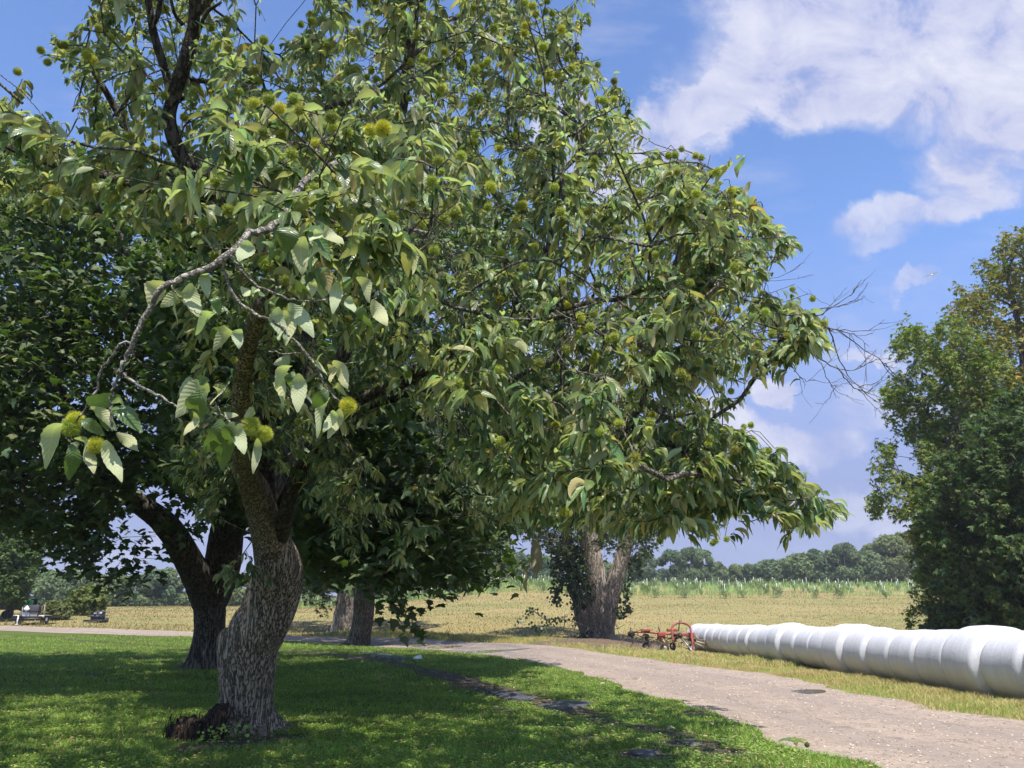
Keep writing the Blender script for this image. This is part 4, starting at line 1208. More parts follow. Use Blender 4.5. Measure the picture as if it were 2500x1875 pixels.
# burrs seen one by one in the photograph: centre and diameter in pixels
BURRS = [(173, 1043, 50), (184, 1025, 44), (235, 1087, 46), (612, 1040, 50), (645, 1060, 44), (850, 990, 46), (620, 252, 34), (682, 264, 38), (812, 310, 35), (847, 322, 35), (770, 352, 36), (905, 318, 38), (935, 314, 46), (450, 287, 25),
         (627, 473, 28), (1060, 611, 32), (1083, 535, 31), (1030, 545, 30), (990, 515, 25), (960, 540, 26), (1126, 380, 31), (1155, 342, 27), (1220, 362, 26), (1198, 456, 36), (1192, 505, 26), (1075, 420, 27), (1223, 618, 26), (1417, 775, 30), (1426, 800, 27), (1410, 818, 28), (1386, 742, 24), (1388, 768, 24),
         (1222, 732, 24), (1358, 1037, 26), (1380, 1250, 27), (1113, 852, 22), (1164, 800, 20), (1314, 770, 22), (1282, 966, 20), (1298, 970, 20), (1358, 896, 24), (1448, 880, 24), (1452, 868, 22), (1485, 946, 24), (1512, 1034, 30), (1528, 1080, 24), (1545, 850, 22), (1515, 840, 18), (1615, 725, 16),
         (1491, 1172, 20), (1605, 1200, 20), (1568, 1148, 19), (1484, 757, 20), (100, 123, 24), (116, 152, 24), (43, 175, 24), (212, 135, 30), (226, 146, 28), (218, 128, 26), (270, 92, 22), (272, 10, 22), (405, 20, 22), (398, 25, 20), (517, 68, 22), (432, 75, 18), (550, 84, 18), (560, 105, 17), (663, 116, 18), (630, 196, 28), (555, 168, 18), (735, 60, 20), (738, 218, 20), (693, 147, 18),
         (857, 86, 16), (870, 85, 15), (851, 100, 16), (879, 112, 16), (888, 132, 18), (861, 145, 16), (907, 172, 22), (895, 188, 20), (918, 192, 20), (1001, 152, 24), (986, 158, 20), (1032, 144, 22), (1120, 128, 22), (1114, 146, 20), (1190, 150, 25), (1178, 160, 22), (1150, 252, 20), (1173, 236, 20), (1000, 240, 20), (1018, 254, 20), (1028, 246, 20), (1032, 264, 20), (1085, 222, 28), (1074, 228, 24),
         (1029, 16, 18), (990, 14, 16), (1157, 18, 20), (1281, 6, 24), (1300, 14, 26), (1308, 34, 24), (1332, 28, 22), (1348, 32, 22), (1371, 71, 26), (1283, 62, 24), (1280, 80, 24), (1326, 113, 28), (1341, 178, 24), (1338, 193, 22), (1361, 182, 24), (1395, 136, 20), (1384, 142, 20), (1395, 166, 26), (1460, 158, 18), (1411, 118, 18), (1462, 243, 22), (1500, 242, 22), (1453, 390, 20), (1447, 402, 20), (1373, 402, 18), (1262, 327, 20), (1254, 332, 22), (1260, 318, 18), (1220, 395, 20), (1266, 505, 26), (1278, 500, 26),
         (1450, 388, 20), (1474, 452, 22), (1487, 444, 20), (1560, 470, 22), (1548, 468, 18), (1516, 490, 18), (1632, 380, 24), (1648, 378, 24), (1698, 380, 22), (1712, 385, 20), (1738, 427, 22), (1664, 364, 18), (1700, 472, 28), (1785, 466, 26), (1786, 495, 26), (1748, 464, 20), (1824, 507, 20), (1852, 515, 20), (1585, 545, 22), (1629, 553, 20), (1780, 710, 20), (1797, 708, 20), (1757, 785, 22), (1746, 780, 18), (1802, 757, 22), (1727, 832, 24), (1815, 866, 20), (1850, 840, 20), (1887, 808, 22), (1912, 606, 20), (1830, 648, 18), (1935, 706, 18), (1984, 729, 20), (2012, 788, 18), (2020, 850, 18), (1940, 842, 18), (1878, 880, 18), (1912, 876, 18), (1800, 896, 20), (1785, 955, 20), (1827, 957, 14), (1686, 700, 16),
         (1833, 1038, 20), (1816, 1042, 18), (1902, 1101, 20), (1878, 1100, 20), (1862, 1105, 18), (1786, 1098, 18), (1782, 1148, 18), (1773, 1166, 20), (1866, 1150, 18), (1817, 1186, 20), (1824, 1182, 18), (1908, 1198, 18), (1843, 1205, 16), (1592, 1012, 22), (1684, 988, 20), (1735, 1028, 16), (1740, 1326, 18), (1748, 1320, 18), (1774, 1316, 18), (1612, 1320, 20), (1620, 1310, 18), (1682, 948, 16)]
BU = np.array(BURRS, float)
SUNV = np.array([.08, -.46, .88]); SUNV /= np.linalg.norm(SUNV)
bt = np.clip(.085 * F_PX / BU[:, 2], 3.05, 9.0) - .12
bt[:6] = [3.2, 3.22, 3.15, 3.2, 3.24, 3.3]
BP = at(BU[:, 0], BU[:, 1], bt)
far_b = np.arange(len(BU)) >= 6
tips = np.vstack([tips, BP[far_b] + tr_.normal(0, .03, (far_b.sum(), 3)) + [0, 0, .02]])
nburr_tip = far_b.sum()

HOLES = [[(-60, -60), (240, -60), (215, 60), (185, 112), (120, 92), (95, 112), (135, 190), (180, 240), (150, 295), (60, 275), (0, 262), (-60, 200)], [(560, -60), (600, 40), (640, 100), (720, 112), (748, 60), (772, 0), (760, -60)],
         [(835, -60), (897, -60), (880, 60), (850, 95)], [(1075, -60), (1145, -60), (1122, 55), (1095, 85), (1080, 30)], [(1345, 380), (1400, 375), (1410, 440), (1370, 450)], [(1690, 925), (1745, 930), (1740, 985), (1700, 980)], [(150, 235), (205, 240), (190, 292), (152, 300)]]
hx, hy, _ = proj(tips); inh = np.zeros(len(tips), bool)
for h_ in HOLES:
    inh |= in_poly(hx, hy + 12, h_)
inh[-nburr_tip:] = False
for c0 in range(0, len(tips) - nburr_tip, 400):          # no lone sprays hanging in the air by themselves
    q_ = tips[c0:min(c0 + 400, len(tips) - nburr_tip)]
    inh[c0:c0 + len(q_)] |= (np.linalg.norm(q_[:, None] - tips[None], axis=2) < .42).sum(1) < 4
tips = tips[~inh]
sk = Skeleton()
for rows in (trunk_rows, l2, l3, l4, l5, l6, l7, l8):
    S_ = smooth_poly(rows, 26)
    S_ = S_[S_[:, 2] > 2.6]
    sk.limb(S_[:, :3], S_[:, 3])
hand_dk = smooth_poly(limb_rows(DK[0], 6.1), 14); sk.limb(hand_dk[:, :3], hand_dk[:, 3])
sk.grow(tips, tr_, (.006, .03, .12, .4, 1.), .22, .06, .13, .35)
sk.radii(.0034, .40, .07)
P_ = np.array(sk.P)
qx_, qy_, qt_ = proj(P_)
inside_ = (qx_ > 0) & (qx_ < 2500) & (qy_ > 0)
b = MB(); sk.mesh(b, 4, lambda ch: inside_[ch[-1]] or not (inside_[ch[1:]] & (qt_[ch[1:]] < 15)).any() or len(ch) < 5)

# hand-drawn twigs: the low branch hanging in front of the camera, and bare twigs on the right
def twig(mb, px, t, r0, r1, n=26, sides=6, wob=.004):
    px = np.asarray(px, float); tt_ = np.broadcast_to(np.asarray(t, float), (len(px),))
    Pp = smooth_poly(at(px[:, 0], px[:, 1], tt_), n)
    Pp += tr_.normal(0, wob, Pp.shape)
    mb.tube(Pp, np.linspace(r0, r1, n), sides)
fb = MB()
def cc(x, y): return (x / 2.2116, 550 + y / 2.2116)
twig(fb, [(960, 330), (860, 380), (760, 430), (720, 480), (690, 530), (650, 560), (600, 578), (545, 632), (470, 668), (402, 700), (368, 745), (335, 815), (308, 872), (290, 912)], [5.6, 4.9, 4.3, 3.9, 3.6, 3.4, 3.3, 3.2, 3.15, 3.1, 3.1, 3.1, 3.1, 3.1], .022, .008, 60, 8)
twig(fb, [(293, 905), (280, 935), (272, 970), (268, 1010), (275, 1052)], 3.1, .0065, .004)
twig(fb, [(293, 908), (340, 942), (400, 975), (430, 990), (470, 998), (510, 970), (525, 985), (545, 1018), (600, 1036)], [3.1, 3.1, 3.1, 3.12, 3.13, 3.13, 3.14, 3.15, 3.16], .006, .0035, 40)
twig(fb, [(328, 835), (300, 838), (275, 865), (248, 910), (232, 960), (205, 1000), (178, 1040)], [3.1, 3.1, 3.12, 3.14, 3.16, 3.18, 3.2], .006, .004, 30)
twig(fb, [(545, 632), (552, 680), (580, 735), (630, 768), (690, 800), (735, 850), (770, 890), (795, 945), (835, 985)], [3.2, 3.22, 3.24, 3.25, 3.26, 3.28, 3.28, 3.3, 3.3], .009, .004, 40)
twig(fb, [(560, 622), (590, 665), (640, 705), (700, 728), (760, 737), (810, 728), (850, 716)], [3.2, 3.25, 3.3, 3.35, 3.4, 3.42, 3.45], .008, .003, 34)
twig(fb, [(790, 735), (815, 700), (830, 650)], 3.42, .004, .002)
twig(fb, [(420, 700), (445, 735), (490, 770)], 3.1, .0035, .002)
twig(fb, [(660, 860), (700, 862), (760, 865), (830, 888), (900, 880), (935, 862)], [3.5, 3.5, 3.52, 3.55, 3.6, 3.6], .003, .0015)
twig(fb, [(1060, 570), (980, 560), (900, 580), (830, 583), (760, 570)], [5., 4.7, 4.5, 4.4, 4.2], .012, .005)
fb.build('hanging_branch', M['twig_bark'], chest, origin=CB)
# long lichen-grey boughs that show across the middle and right of the crown
for pts, t, r0, r1 in [([(1010, 690), (1090, 740), (1130, 755), (1250, 780), (1340, 775), (1400, 760), (1475, 735)], 5.6, .018, .006), ([(1100, 745), (1180, 690), (1265, 640), (1350, 640), (1420, 680), (1480, 720), (1600, 725), (1660, 690)], 5.7, .013, .004),
                       ([(1120, 760), (1145, 830), (1160, 900), (1200, 960), (1240, 1010), (1280, 1020), (1340, 1050)], 5.6, .014, .004), ([(1350, 640), (1430, 600), (1500, 560), (1560, 500), (1620, 470)], 5.9, .012, .006),
                       ([(1460, 575), (1530, 590), (1590, 600), (1650, 575), (1720, 570), (1850, 580), (1925, 580)], 6., .015, .004), ([(1240, 700), (1300, 780), (1360, 860), (1390, 900), (1470, 915), (1540, 910)], 5.6, .009, .003),
                       ([(1500, 810), (1600, 860), (1660, 890), (1760, 960)], 5.9, .011, .004), ([(1600, 1000), (1680, 1050), (1760, 1130), (1840, 1215), (1900, 1225), (1980, 1215)], 6.1, .013, .004), ([(1540, 630), (1570, 680), (1660, 760), (1720, 800)], 5.9, .009, .003),
                       ([(1110, 1010), (1170, 1060), (1200, 1080), (1240, 1078)], 5.9, .005, .002), ([(1360, 330), (1400, 330), (1450, 290), (1510, 260)], 6.3, .014, .005), ([(1240, 320), (1243, 200), (1250, 110)], 6.4, .014, .007), ([(1262, 310), (1258, 250), (1300, 180)], 6.4, .009, .005),
                       ([(300, 280), (330, 370), (370, 400), (410, 425), (470, 452)], 6.0, .010, .014), ([(380, 395), (372, 340), (386, 300), (372, 262), (388, 230)], 6.0, .010, .005), ([(0, 182), (60, 230), (110, 290), (150, 325)], 6.0, .004, .003), ([(30, 345), (110, 360), (200, 350)], 6.0, .006, .005),
                       ([(640, 130), (690, 200), (720, 260), (755, 290)], 6.5, .010, .006)]:
    twig(b, pts, t, r0, r1, 40, 6, .0025)
# leafless twigs reaching into the sky at the right
def bare_twigs(mb, px, t, r0, depth_=0):
    px = np.asarray(px, float)
    Pp = smooth_poly(at(px[:, 0], px[:, 1], np.broadcast_to(t, (len(px),))), 16) + tr_.normal(0, .006, (16, 3))
    mb.tube(Pp, np.linspace(r0, .0016, 16), 5)
    if depth_ > 1: return
    for k in range(4 if depth_ == 0 else 3):
        i = int(tr_.integers(5, 14)); d = Pp[i] - Pp[i - 1]; d /= np.linalg.norm(d)
        L = tr_.uniform(.10, .42) * (1 if depth_ == 0 else .55)
        d2 = d + tr_.normal(0, .45, 3); d2 /= np.linalg.norm(d2)
        q = np.stack([Pp[i], Pp[i] + d2 * L * .5, Pp[i] + (d2 * .9 + np.array([0, 0, tr_.uniform(-.1, .35)])) * L])
        q = smooth_poly(q, 8) + tr_.normal(0, .004, (8, 3))
        mb.tube(q, np.linspace(r0 * .45, .0014, 8), 4)
        for m_ in range(2):
            j = int(tr_.integers(3, 7)); e = tr_.normal(0, 1, 3); e /= np.linalg.norm(e)
            mb.tube(np.stack([q[j], q[j] + (d2 + .8 * e) * L * .18, q[j] + (d2 + .9 * e + [0, 0, .2]) * L * .33]), [r0 * .25, .0014, .0012], 3)
for pts, r0 in [([(1840, 770), (1920, 765), (1990, 770), (2030, 750), (2075, 722), (2090, 700)], .008), ([(1820, 780), (1880, 800), (1960, 812), (2030, 800), (2090, 840), (2150, 880), (2200, 884)], .009), ([(1900, 830), (1960, 805), (2020, 800), (2050, 880), (2080, 930), (2130, 955)], .009),
                ([(1960, 820), (2000, 870), (2040, 900), (2090, 900), (2140, 855)], .007), ([(1960, 850), (2000, 880), (2030, 940), (2060, 945)], .005), ([(1935, 880), (1945, 910), (1970, 930), (1995, 925)], .004), ([(2040, 890), (2070, 930), (2110, 960), (2150, 930)], .006),
                ([(2020, 800), (2080, 815), (2120, 845)], .005), ([(1850, 700), (1870, 680), (1882, 665)], .004), ([(1800, 1270), (1850, 1270), (1890, 1262), (1830, 1250)], .005), ([(1980, 760), (2060, 745), (2095, 730)], .005)]:
    bare_twigs(b, pts, 6.3, r0)
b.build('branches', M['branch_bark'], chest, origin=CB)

# leaves: drooping fans at the twig ends
par = np.array(sk.par); tn = sk.tip_node
tp = P_[tn]; pp = P_[par[tn]]
td = tp - pp; td /= np.linalg.norm(td, axis=1, keepdims=True) + 1e-9
px, py, tt_ = proj(tp)
strips = []
for r_ in DK[:2]: strips.append(smooth_poly(np.array(r_, float), 40)[:, :2])
strips = np.vstack(strips)
bl, bh, bp0, bp1, bL, bW, bR = [], [], [], [], [], [], []
nleaf = tr_.integers(11, 19, len(tp))
ntip = len(tp) - nburr_tip
for i in range(len(tp)):
    if tt_[i] < 6.3 and tt_[i] > 0 and np.min(np.hypot(strips[:, 0] - px[i], strips[:, 1] - py[i])) < 36 and tr_.random() < .9: continue
    n = nleaf[i]
    hd = math.atan2(td[i, 1], td[i, 0])
    f = np.sqrt(tr_.uniform(0, 1, n))
    bl.append(tp[i] - td[i] * (.34 * (1 - f))[:, None] + tr_.normal(0, .012, (n, 3)))
    sgn = np.where(np.arange(n) % 2, 1, -1)
    bh.append(hd + sgn * tr_.uniform(.15, 1.5, n) * (1.05 - .5 * f) + tr_.normal(0, .25, n))
    bp0.append(tr_.uniform(-.9, .45, n)); bp1.append(tr_.uniform(-1.95, -.7, n))
    sc = tr_.uniform(.82, 1.12) * (1.12 if tt_[i] < 5 else 1.)
    bL.append(tr_.uniform(.10, .19, n) * sc); bW.append(tr_.uniform(.0155, .0265, n) * sc); bR.append(tr_.normal(0, .65, n))
cat_ = [np.concatenate(v) for v in (bl, bh, bp0, bp1, bL, bW, bR)]
lpx, lpy, lt = proj(cat_[0])
# no stray leaf hanging in the open air in front of the shaded trunk
ok = ~((lt < 3.3) & (lpx > 0) & (lpx < 2500) & (lpy > 0))
# the burrs sit proud of the foliage: thin out the leaves right round and in front of each
for k in range(len(BU)):
    d_ = np.hypot(lpx - BU[k, 0], lpy + 10 - BU[k, 1])
    ok &= ~((d_ < BU[k, 2] * 1.9) & (lt < bt[k] + .05) & (lt > bt[k] - 1.6))
    v_ = cat_[0] - BP[k]; al = v_ @ SUNV                 # and whatever hangs over it on the sunny side
    ok &= ~((al > 0) & (al < 1.1) & (np.linalg.norm(v_ - al[:, None] * SUNV, axis=1) < .13)) & (np.linalg.norm(v_ + [0, 0, -.03], axis=1) > .085)
# the other burrs: at twig ends on the outside of the crown
fx_, fy_, ft_ = px[:ntip], py[:ntip], tt_[:ntip]
cand = np.where((fx_ > -50) & (fx_ < 2000) & (fy_ > -50) & (fy_ < 1150) & (ft_ > 3.8))[0]
outer = [i for i in cand if ft_[i] < ft_[cand][np.hypot(fx_[cand] - fx_[i], fy_[cand] - fy_[i]) < 55].min() + .2]
RB = np.concatenate([tr_.permutation(np.array(outer))[:150], tr_.permutation(ntip)[:70]])
RBP = tp[RB] + td[RB] * .05
for q_ in RBP:
    v_ = cat_[0] - q_; al = v_ @ SUNV
    ok &= ~((al > 0) & (al < .8) & (np.linalg.norm(v_ - al[:, None] * SUNV, axis=1) < .12)) & (np.linalg.norm(v_ + [0, 0, -.03], axis=1) > .11)
cat_ = [v[ok] for v in cat_]; lt = lt[ok]
tint = jit_tint(len(lt), tr_, .62, 1.35, .12)
br_ = tr_.random(len(lt)) < .02; tint[br_] *= np.array([1.5, 1.15, .9])
b = MB()
nearm = (lt < 6.4) & (lt > 0)
sel = lambda m_: [v[m_] for v in cat_]
v = sel(nearm)
ribbon_leaves(b, *v, K=10, fold=.30, serr=.10, tint=tint[nearm], curl=.6)
v = sel(~nearm)
ribbon_leaves(b, *v, K=4, fold=.28, tint=tint[~nearm])
print('chestnut leaves', len(lt), nearm.sum())
# individually drawn leaves of the hanging branch (stalk end, tip, half width; u = underside towards us)
HERO = [(330, 1070, 235, 1300, 45, 1), (385, 1180, 380, 1380, 38, 0), (480, 1200, 500, 1345, 30, 1), (570, 1160, 650, 1390, 38, 1), (465, 950, 640, 935, 45, 0), (490, 980, 640, 1105, 28, 1), (600, 990, 770, 1100, 45, 0), (630, 1120, 750, 1225, 30, 1), (600, 960, 690, 970, 20, 1), (400, 1150, 480, 1260, 25, 1), (440, 1050, 560, 1130, 30, 0), (520, 1010, 590, 1100, 30, 0),
        (1120, 850, 955, 1030, 55, 1), (1110, 885, 1040, 1095, 55, 0), (1050, 840, 978, 905, 30, 1), (1130, 835, 1055, 830, 28, 0), (1150, 870, 1162, 970, 26, 1), (1050, 1010, 1008, 1135, 24, 1), (1190, 1045, 1120, 1240, 52, 0), (1235, 1050, 1195, 1330, 48, 0), (1262, 1060, 1228, 1200, 38, 0), (1290, 1070, 1312, 1240, 34, 1), (1390, 1150, 1372, 1335, 22, 1), (1320, 1040, 1380, 982, 22, 1), (1215, 1020, 1268, 1035, 18, 1),
        (1575, 760, 1478, 870, 34, 1), (1560, 800, 1508, 970, 38, 1), (1588, 790, 1562, 890, 30, 0), (1612, 800, 1608, 1012, 40, 1), (1640, 850, 1666, 970, 25, 1), (1562, 720, 1488, 752, 24, 1), (1770, 890, 1685, 1000, 34, 0), (1782, 930, 1695, 1142, 28, 1), (1802, 1000, 1757, 1112, 28, 1), (1836, 990, 1778, 1152, 28, 1), (1800, 730, 1882, 880, 34, 1), (1745, 690, 1742, 812, 25, 1), (1770, 750, 1800, 850, 25, 1), (1790, 880, 1872, 905, 20, 1),
        (1560, 420, 1692, 612, 40, 1), (1500, 440, 1532, 622, 45, 1), (1532, 460, 1560, 652, 48, 1), (1485, 430, 1420, 472, 28, 0), (1480, 530, 1522, 622, 24, 1), (900, 310, 797, 442, 55, 1), (982, 370, 878, 432, 35, 1), (1000, 380, 928, 542, 45, 1), (1030, 312, 1062, 500, 48, 1),
        (1180, 480, 1045, 572, 40, 1), (1232, 540, 1128, 622, 35, 0), (1252, 570, 1155, 662, 34, 1), (1300, 560, 1280, 662, 30, 1), (1150, 480, 1200, 448, 24, 0), (1352, 380, 1420, 360, 24, 0), (1335, 80, 1298, 202, 45, 1), (1412, 90, 1482, 200, 38, 0), (1572, 10, 1538, 140, 55, 0), (1642, 60, 1620, 262, 48, 1), (1685, 90, 1660, 222, 38, 1), (1760, 0, 1845, 112, 35, 1), (1702, 20, 1690, 95, 34, 1),
        (1590, 290, 1660, 390, 30, 0), (1700, 300, 1665, 395, 26, 1), (1820, 300, 1800, 480, 32, 1), (1890, 380, 1905, 480, 28, 1), (1925, 280, 2010, 415, 34, 1), (1770, 230, 1730, 340, 44, 0), (1850, 280, 1880, 350, 28, 0), (2010, 400, 2090, 550, 36, 1), (1960, 430, 1990, 560, 34, 0), (1480, 130, 1500, 190, 24, 0), (1140, 400, 1190, 470, 26, 0), (1120, 260, 1110, 385, 30, 1), (1300, 330, 1405, 375, 30, 1)]
for (x0, y0, x1, y1, hw, un) in HERO:
    t0 = 3.12 + tr_.uniform(-.05, .09) + (.12 if x0 > 1450 else 0)
    p0, p1 = at(*cc(x0, y0), t0), at(*cc(x1, y1), t0 + tr_.uniform(-.02, .05))
    Lx = np.linalg.norm(p1 - p0); d = (p1 - p0) / Lx
    view = np.array([0, 0, EYE]) - .5 * (p0 + p1); view /= np.linalg.norm(view)
    nrm = view * (-1 if un else 1)
    sd = np.cross(d, nrm); sd /= np.linalg.norm(sd)
    a_ = tr_.normal(0, .55)
    nrm = np.cross(sd, d); sd, nrm = sd * math.cos(a_) + nrm * math.sin(a_), nrm * math.cos(a_) - sd * math.sin(a_)
    K = 14; s = np.linspace(0, 1, K + 1)
    bow = tr_.uniform(-.10, .16) * Lx
    up = np.array([0, 0, 1.])
    mid = p0 + d * (s * Lx)[:, None] + up * (np.sin(s * math.pi) * abs(bow))[:, None] + nrm * (np.sin(s * math.pi * 1.5) * .02)[:, None]
    W = hw / 2.2116 / F_PX * t0 * 1.05
    w = np.sin(math.pi * np.clip(s, .015, .985) ** .85) ** .75 * W * (1 + .09 * (np.arange(K + 1) % 2))
    fold = tr_.uniform(.12, .38)
    wav = 1 + .5 * np.sin(s * 11 + tr_.uniform(0, 6))
    Lf = mid + sd * w[:, None] + nrm * (w * fold * wav)[:, None]; Rt = mid - sd * w[:, None] + nrm * (w * fold / wav.clip(.6))[:, None]
    V = np.stack([Lf, mid, Rt], 1).reshape(-1, 3)
    i = np.arange(K) * 3
    Fq = np.vstack([np.stack([i, i + 3, i + 4, i + 1], 1), np.stack([i + 1, i + 4, i + 5, i + 2], 1)])
    luv = np.zeros((K + 1, 3, 3)); luv[:, 0, 0] = 1; luv[:, 2, 0] = -1; luv[:, :, 1] = s[:, None]
    b.add(V, Fq, jit_tint(1, tr_, .9, 1.2, .06), luv.reshape(-1, 3))
b.build('crown', M['chest_leaf'], chest, attrs=True, origin=CB)

# spiny burrs
def burr_mesh(n, seed):
    r = np.random.default_rng(seed); b = MB()
    i = np.arange(n) + .5; ph = np.arccos(1 - 2 * i / n); a = math.pi * (1 + 5 ** .5) * i
    u = np.stack([np.cos(a) * np.sin(ph), np.sin(a) * np.sin(ph), np.cos(ph)], 1)
    k = 240; i2 = np.arange(k) + .5
    # core
    rows = 9; V = []
    for q_ in np.linspace(0.05, math.pi - .05, rows):
        for a2 in np.linspace(0, 2 * math.pi, 14, endpoint=False): V.append((math.sin(q_) * math.cos(a2), math.sin(q_) * math.sin(a2), math.cos(q_)))
    V = np.array(V) * .62
    b.add(V, [quads_grid(rows, 14)[:, ::-1]], np.array([[.42, .50, .35]]))
    d = u + r.normal(0, .22, u.shape); d /= np.linalg.norm(d, axis=1, keepdims=True)
    l = r.uniform(.32, .50, n)
    e1 = np.cross(u, r.normal(size=(n, 3))); e1 /= np.linalg.norm(e1, axis=1, keepdims=True); e2 = np.cross(u, e1)
    w = .015 if n > 800 else (.026 if n > 400 else .05)
    base = u * .58
    V = np.stack([base + e1 * w, base + (-.5 * e1 + .87 * e2) * w, base + (-.5 * e1 - .87 * e2) * w, u * .60 + d * l[:, None]], 1)
    j = np.arange(n)[:, None] * 4
    F = np.concatenate([j + np.array([[0, 1, 3]]), j + np.array([[1, 2, 3]]), j + np.array([[2, 0, 3]])])
    tn_ = np.ones((n, 4, 3)) * r.uniform(.8, 1.25, (n, 1, 1)); tn_[:, :3] *= .7
    b.add(V.reshape(-1, 3), F, tn_.reshape(-1, 3))
    return b
near_me = burr_mesh(1500, 1).build('spiny_burr', M['burr'], attrs=True, smooth=False)
mid_me = burr_mesh(420, 2).build('spiny_burr', M['burr'], attrs=True, smooth=False)
rad_b = BU[:, 2] / F_PX * bt * .5 * 1.06
order = np.argsort(-BU[:, 2])
first_n = first_m = True
rest = MB()
lo = burr_mesh(200, 3)
for k, idx in enumerate(order):
    p = BP[idx] - CB; r_ = rad_b[idx]
    if k < 97:
        src = near_me if BU[idx, 2] > 40 else mid_me
        if src is near_me and first_n: o = src; first_n = False
        elif src is mid_me and first_m: o = src; first_m = False
        else: o = src.copy(); C.objects.link(o)
        o.parent = chest; o.location = p; o.scale = (r_, r_, r_ * tr_.uniform(.9, 1.)); o.rotation_euler = tuple(tr_.uniform(0, 6, 3))
    else:
        for vv, ff, tt2 in zip([np.concatenate(lo.v)], [lo.f], [np.concatenate(lo.tint)]):
            rest.add(vv @ rot(*tr_.uniform(0, 6, 3)).T * r_ + p, [f for f in ff], tt2)
# more burrs at random twig ends, high up and outside the picture too
for i in RB:
    vv = np.concatenate(lo.v)
    rest.add(vv @ rot(*tr_.uniform(0, 6, 3)).T * tr_.uniform(.034, .043) + (tp[i] + td[i] * .05 - CB), [f for f in lo.f], np.concatenate(lo.tint) * tr_.uniform(.6, 1.15) * [1, tr_.uniform(.85, 1.02), 1])
o = rest.build('spiny_burr', M['burr'], chest, attrs=True, smooth=False); o['kind'] = 'stuff'
# withered leaves dangling from the low right of the crown
b = MB()
for (x, y, L, W, hh) in [(1300, 1318, .30, .05, .3), (1290, 1380, .24, .04, 2.), (1308, 1350, .18, .035, 4.)]:
    ribbon_leaves(b, at([x], [y], [6.6]), np.array([hh]), np.array([-1.2]), np.array([-1.75]), np.array([L]), np.array([W]), np.array([.8]), 12, .5, .12, tint=np.ones((1, 3)) * .6, curl=.9)
twig(b, [(1330, 1230), (1310, 1280), (1300, 1320), (1292, 1385)], 6.6, .004, .002)
b.build('withered_leaf', M['dead_leaf'], chest, attrs=True, origin=CB)

# ================================================================== ROTTEN STUMP beside the trunk
g = ground(478, 1812)
# roots flaring out of the foot of the trunk
b = MB()
for a_ in (-2.5, -1.75, -.9, -.2, .7, 2.2, 3.0):
    d_ = np.array([math.cos(a_), math.sin(a_), 0]); L_ = tr_.uniform(.75, 1.05)
    bark_tube(b, np.array([[*(CB + d_ * .16 + [0, 0, .42]), .13], [*(CB + d_ * .32 + [0, 0, .17]), .125], [*(CB + d_ * .50 * L_ + [0, 0, .05]), .10], [*(CB + d_ * .75 * L_ + [0, 0, -.01]), .065], [*(CB + d_ * 1.0 * L_ + [0, 0, -.06]), .03]]), 26, 18, .16, 6, 2., seed=int(90 + a_ * 10))
b.build('roots', M['chest_bark'], chest, origin=CB)
st = empty('rotten_stump', g, 'dark rotten stump with stringy wood hugging the left foot of the thick trunk', 'stump')
ks = depth(g) / F_PX
b = MB(); n1_, n2_ = 40, 16
V = []
for j in range(n2_):
    h_ = j / (n2_ - 1)
    for i in range(n1_):
        a = i / n1_ * 2 * math.pi
        rx = .36 * (1 - .18 * h_ ** 2) ; ry = .30 * (1 - .18 * h_)
        nz = float(vnoise(np.array([[math.cos(a) * 3.5, math.sin(a) * 3.5, h_ * 1.2]]), 61)[0]); nz2 = float(vnoise(np.array([[math.cos(a) * 9, math.sin(a) * 9, h_ * 2]]), 62)[0])
        top = .40 * (.55 + .45 * (.5 + .5 * math.cos(a - .3))) * (.8 + .4 * nz)
        f = (1 + .35 * (nz - .5) + .25 * (nz2 - .5))
        if j == n2_ - 1: f *= .55
        V.append((math.cos(a) * rx * f, math.sin(a) * ry * f, -.05 + top * min(1, h_ * 1.08) + (.05 * nz2 if h_ > .7 else 0)))
V = np.array(V); b.add(np.vstack([V, V[-n1_:].mean(0) - [0, 0, .08]]), [quads_grid(n2_, n1_), np.array([((n2_ - 1) * n1_ + i, (n2_ - 1) * n1_ + (i + 1) % n1_, n1_ * n2_) for i in range(n1_)])])
b.build('wood', M['stump'], st)
b = MB()
for i in range(170):
    a = tr_.uniform(0, 6.3); r_ = tr_.uniform(.9, 1.08)
    p = np.array([math.cos(a) * .36 * r_, math.sin(a) * .31 * r_, tr_.uniform(.05, .35)])
    b.tube(np.stack([p, p + tr_.normal(0, .03, 3) + [0, 0, -.07], p + tr_.normal(0, .05, 3) + [0, 0, -.2]]), [.006, .004, .002], 3)
b.build('stringy_fibres', M['stump'], st)
b = MB(); n = 90
sp = np.column_stack([tr_.normal(.38, .2, n), tr_.normal(-.28, .10, n), tr_.uniform(.0, .24, n)])
template_leaves(b, CLV, [np.array([[0, 1, 2, 3, 4]])], sp, tr_.normal(size=(n, 3)), tr_.normal(0, .5, (n, 3)) + [0, -.6, .7], tr_.uniform(.014, .03, n), jit_tint(n, tr_, .9, 1.6))
b.build('seedling_leaves', M['grass'], st, attrs=True)

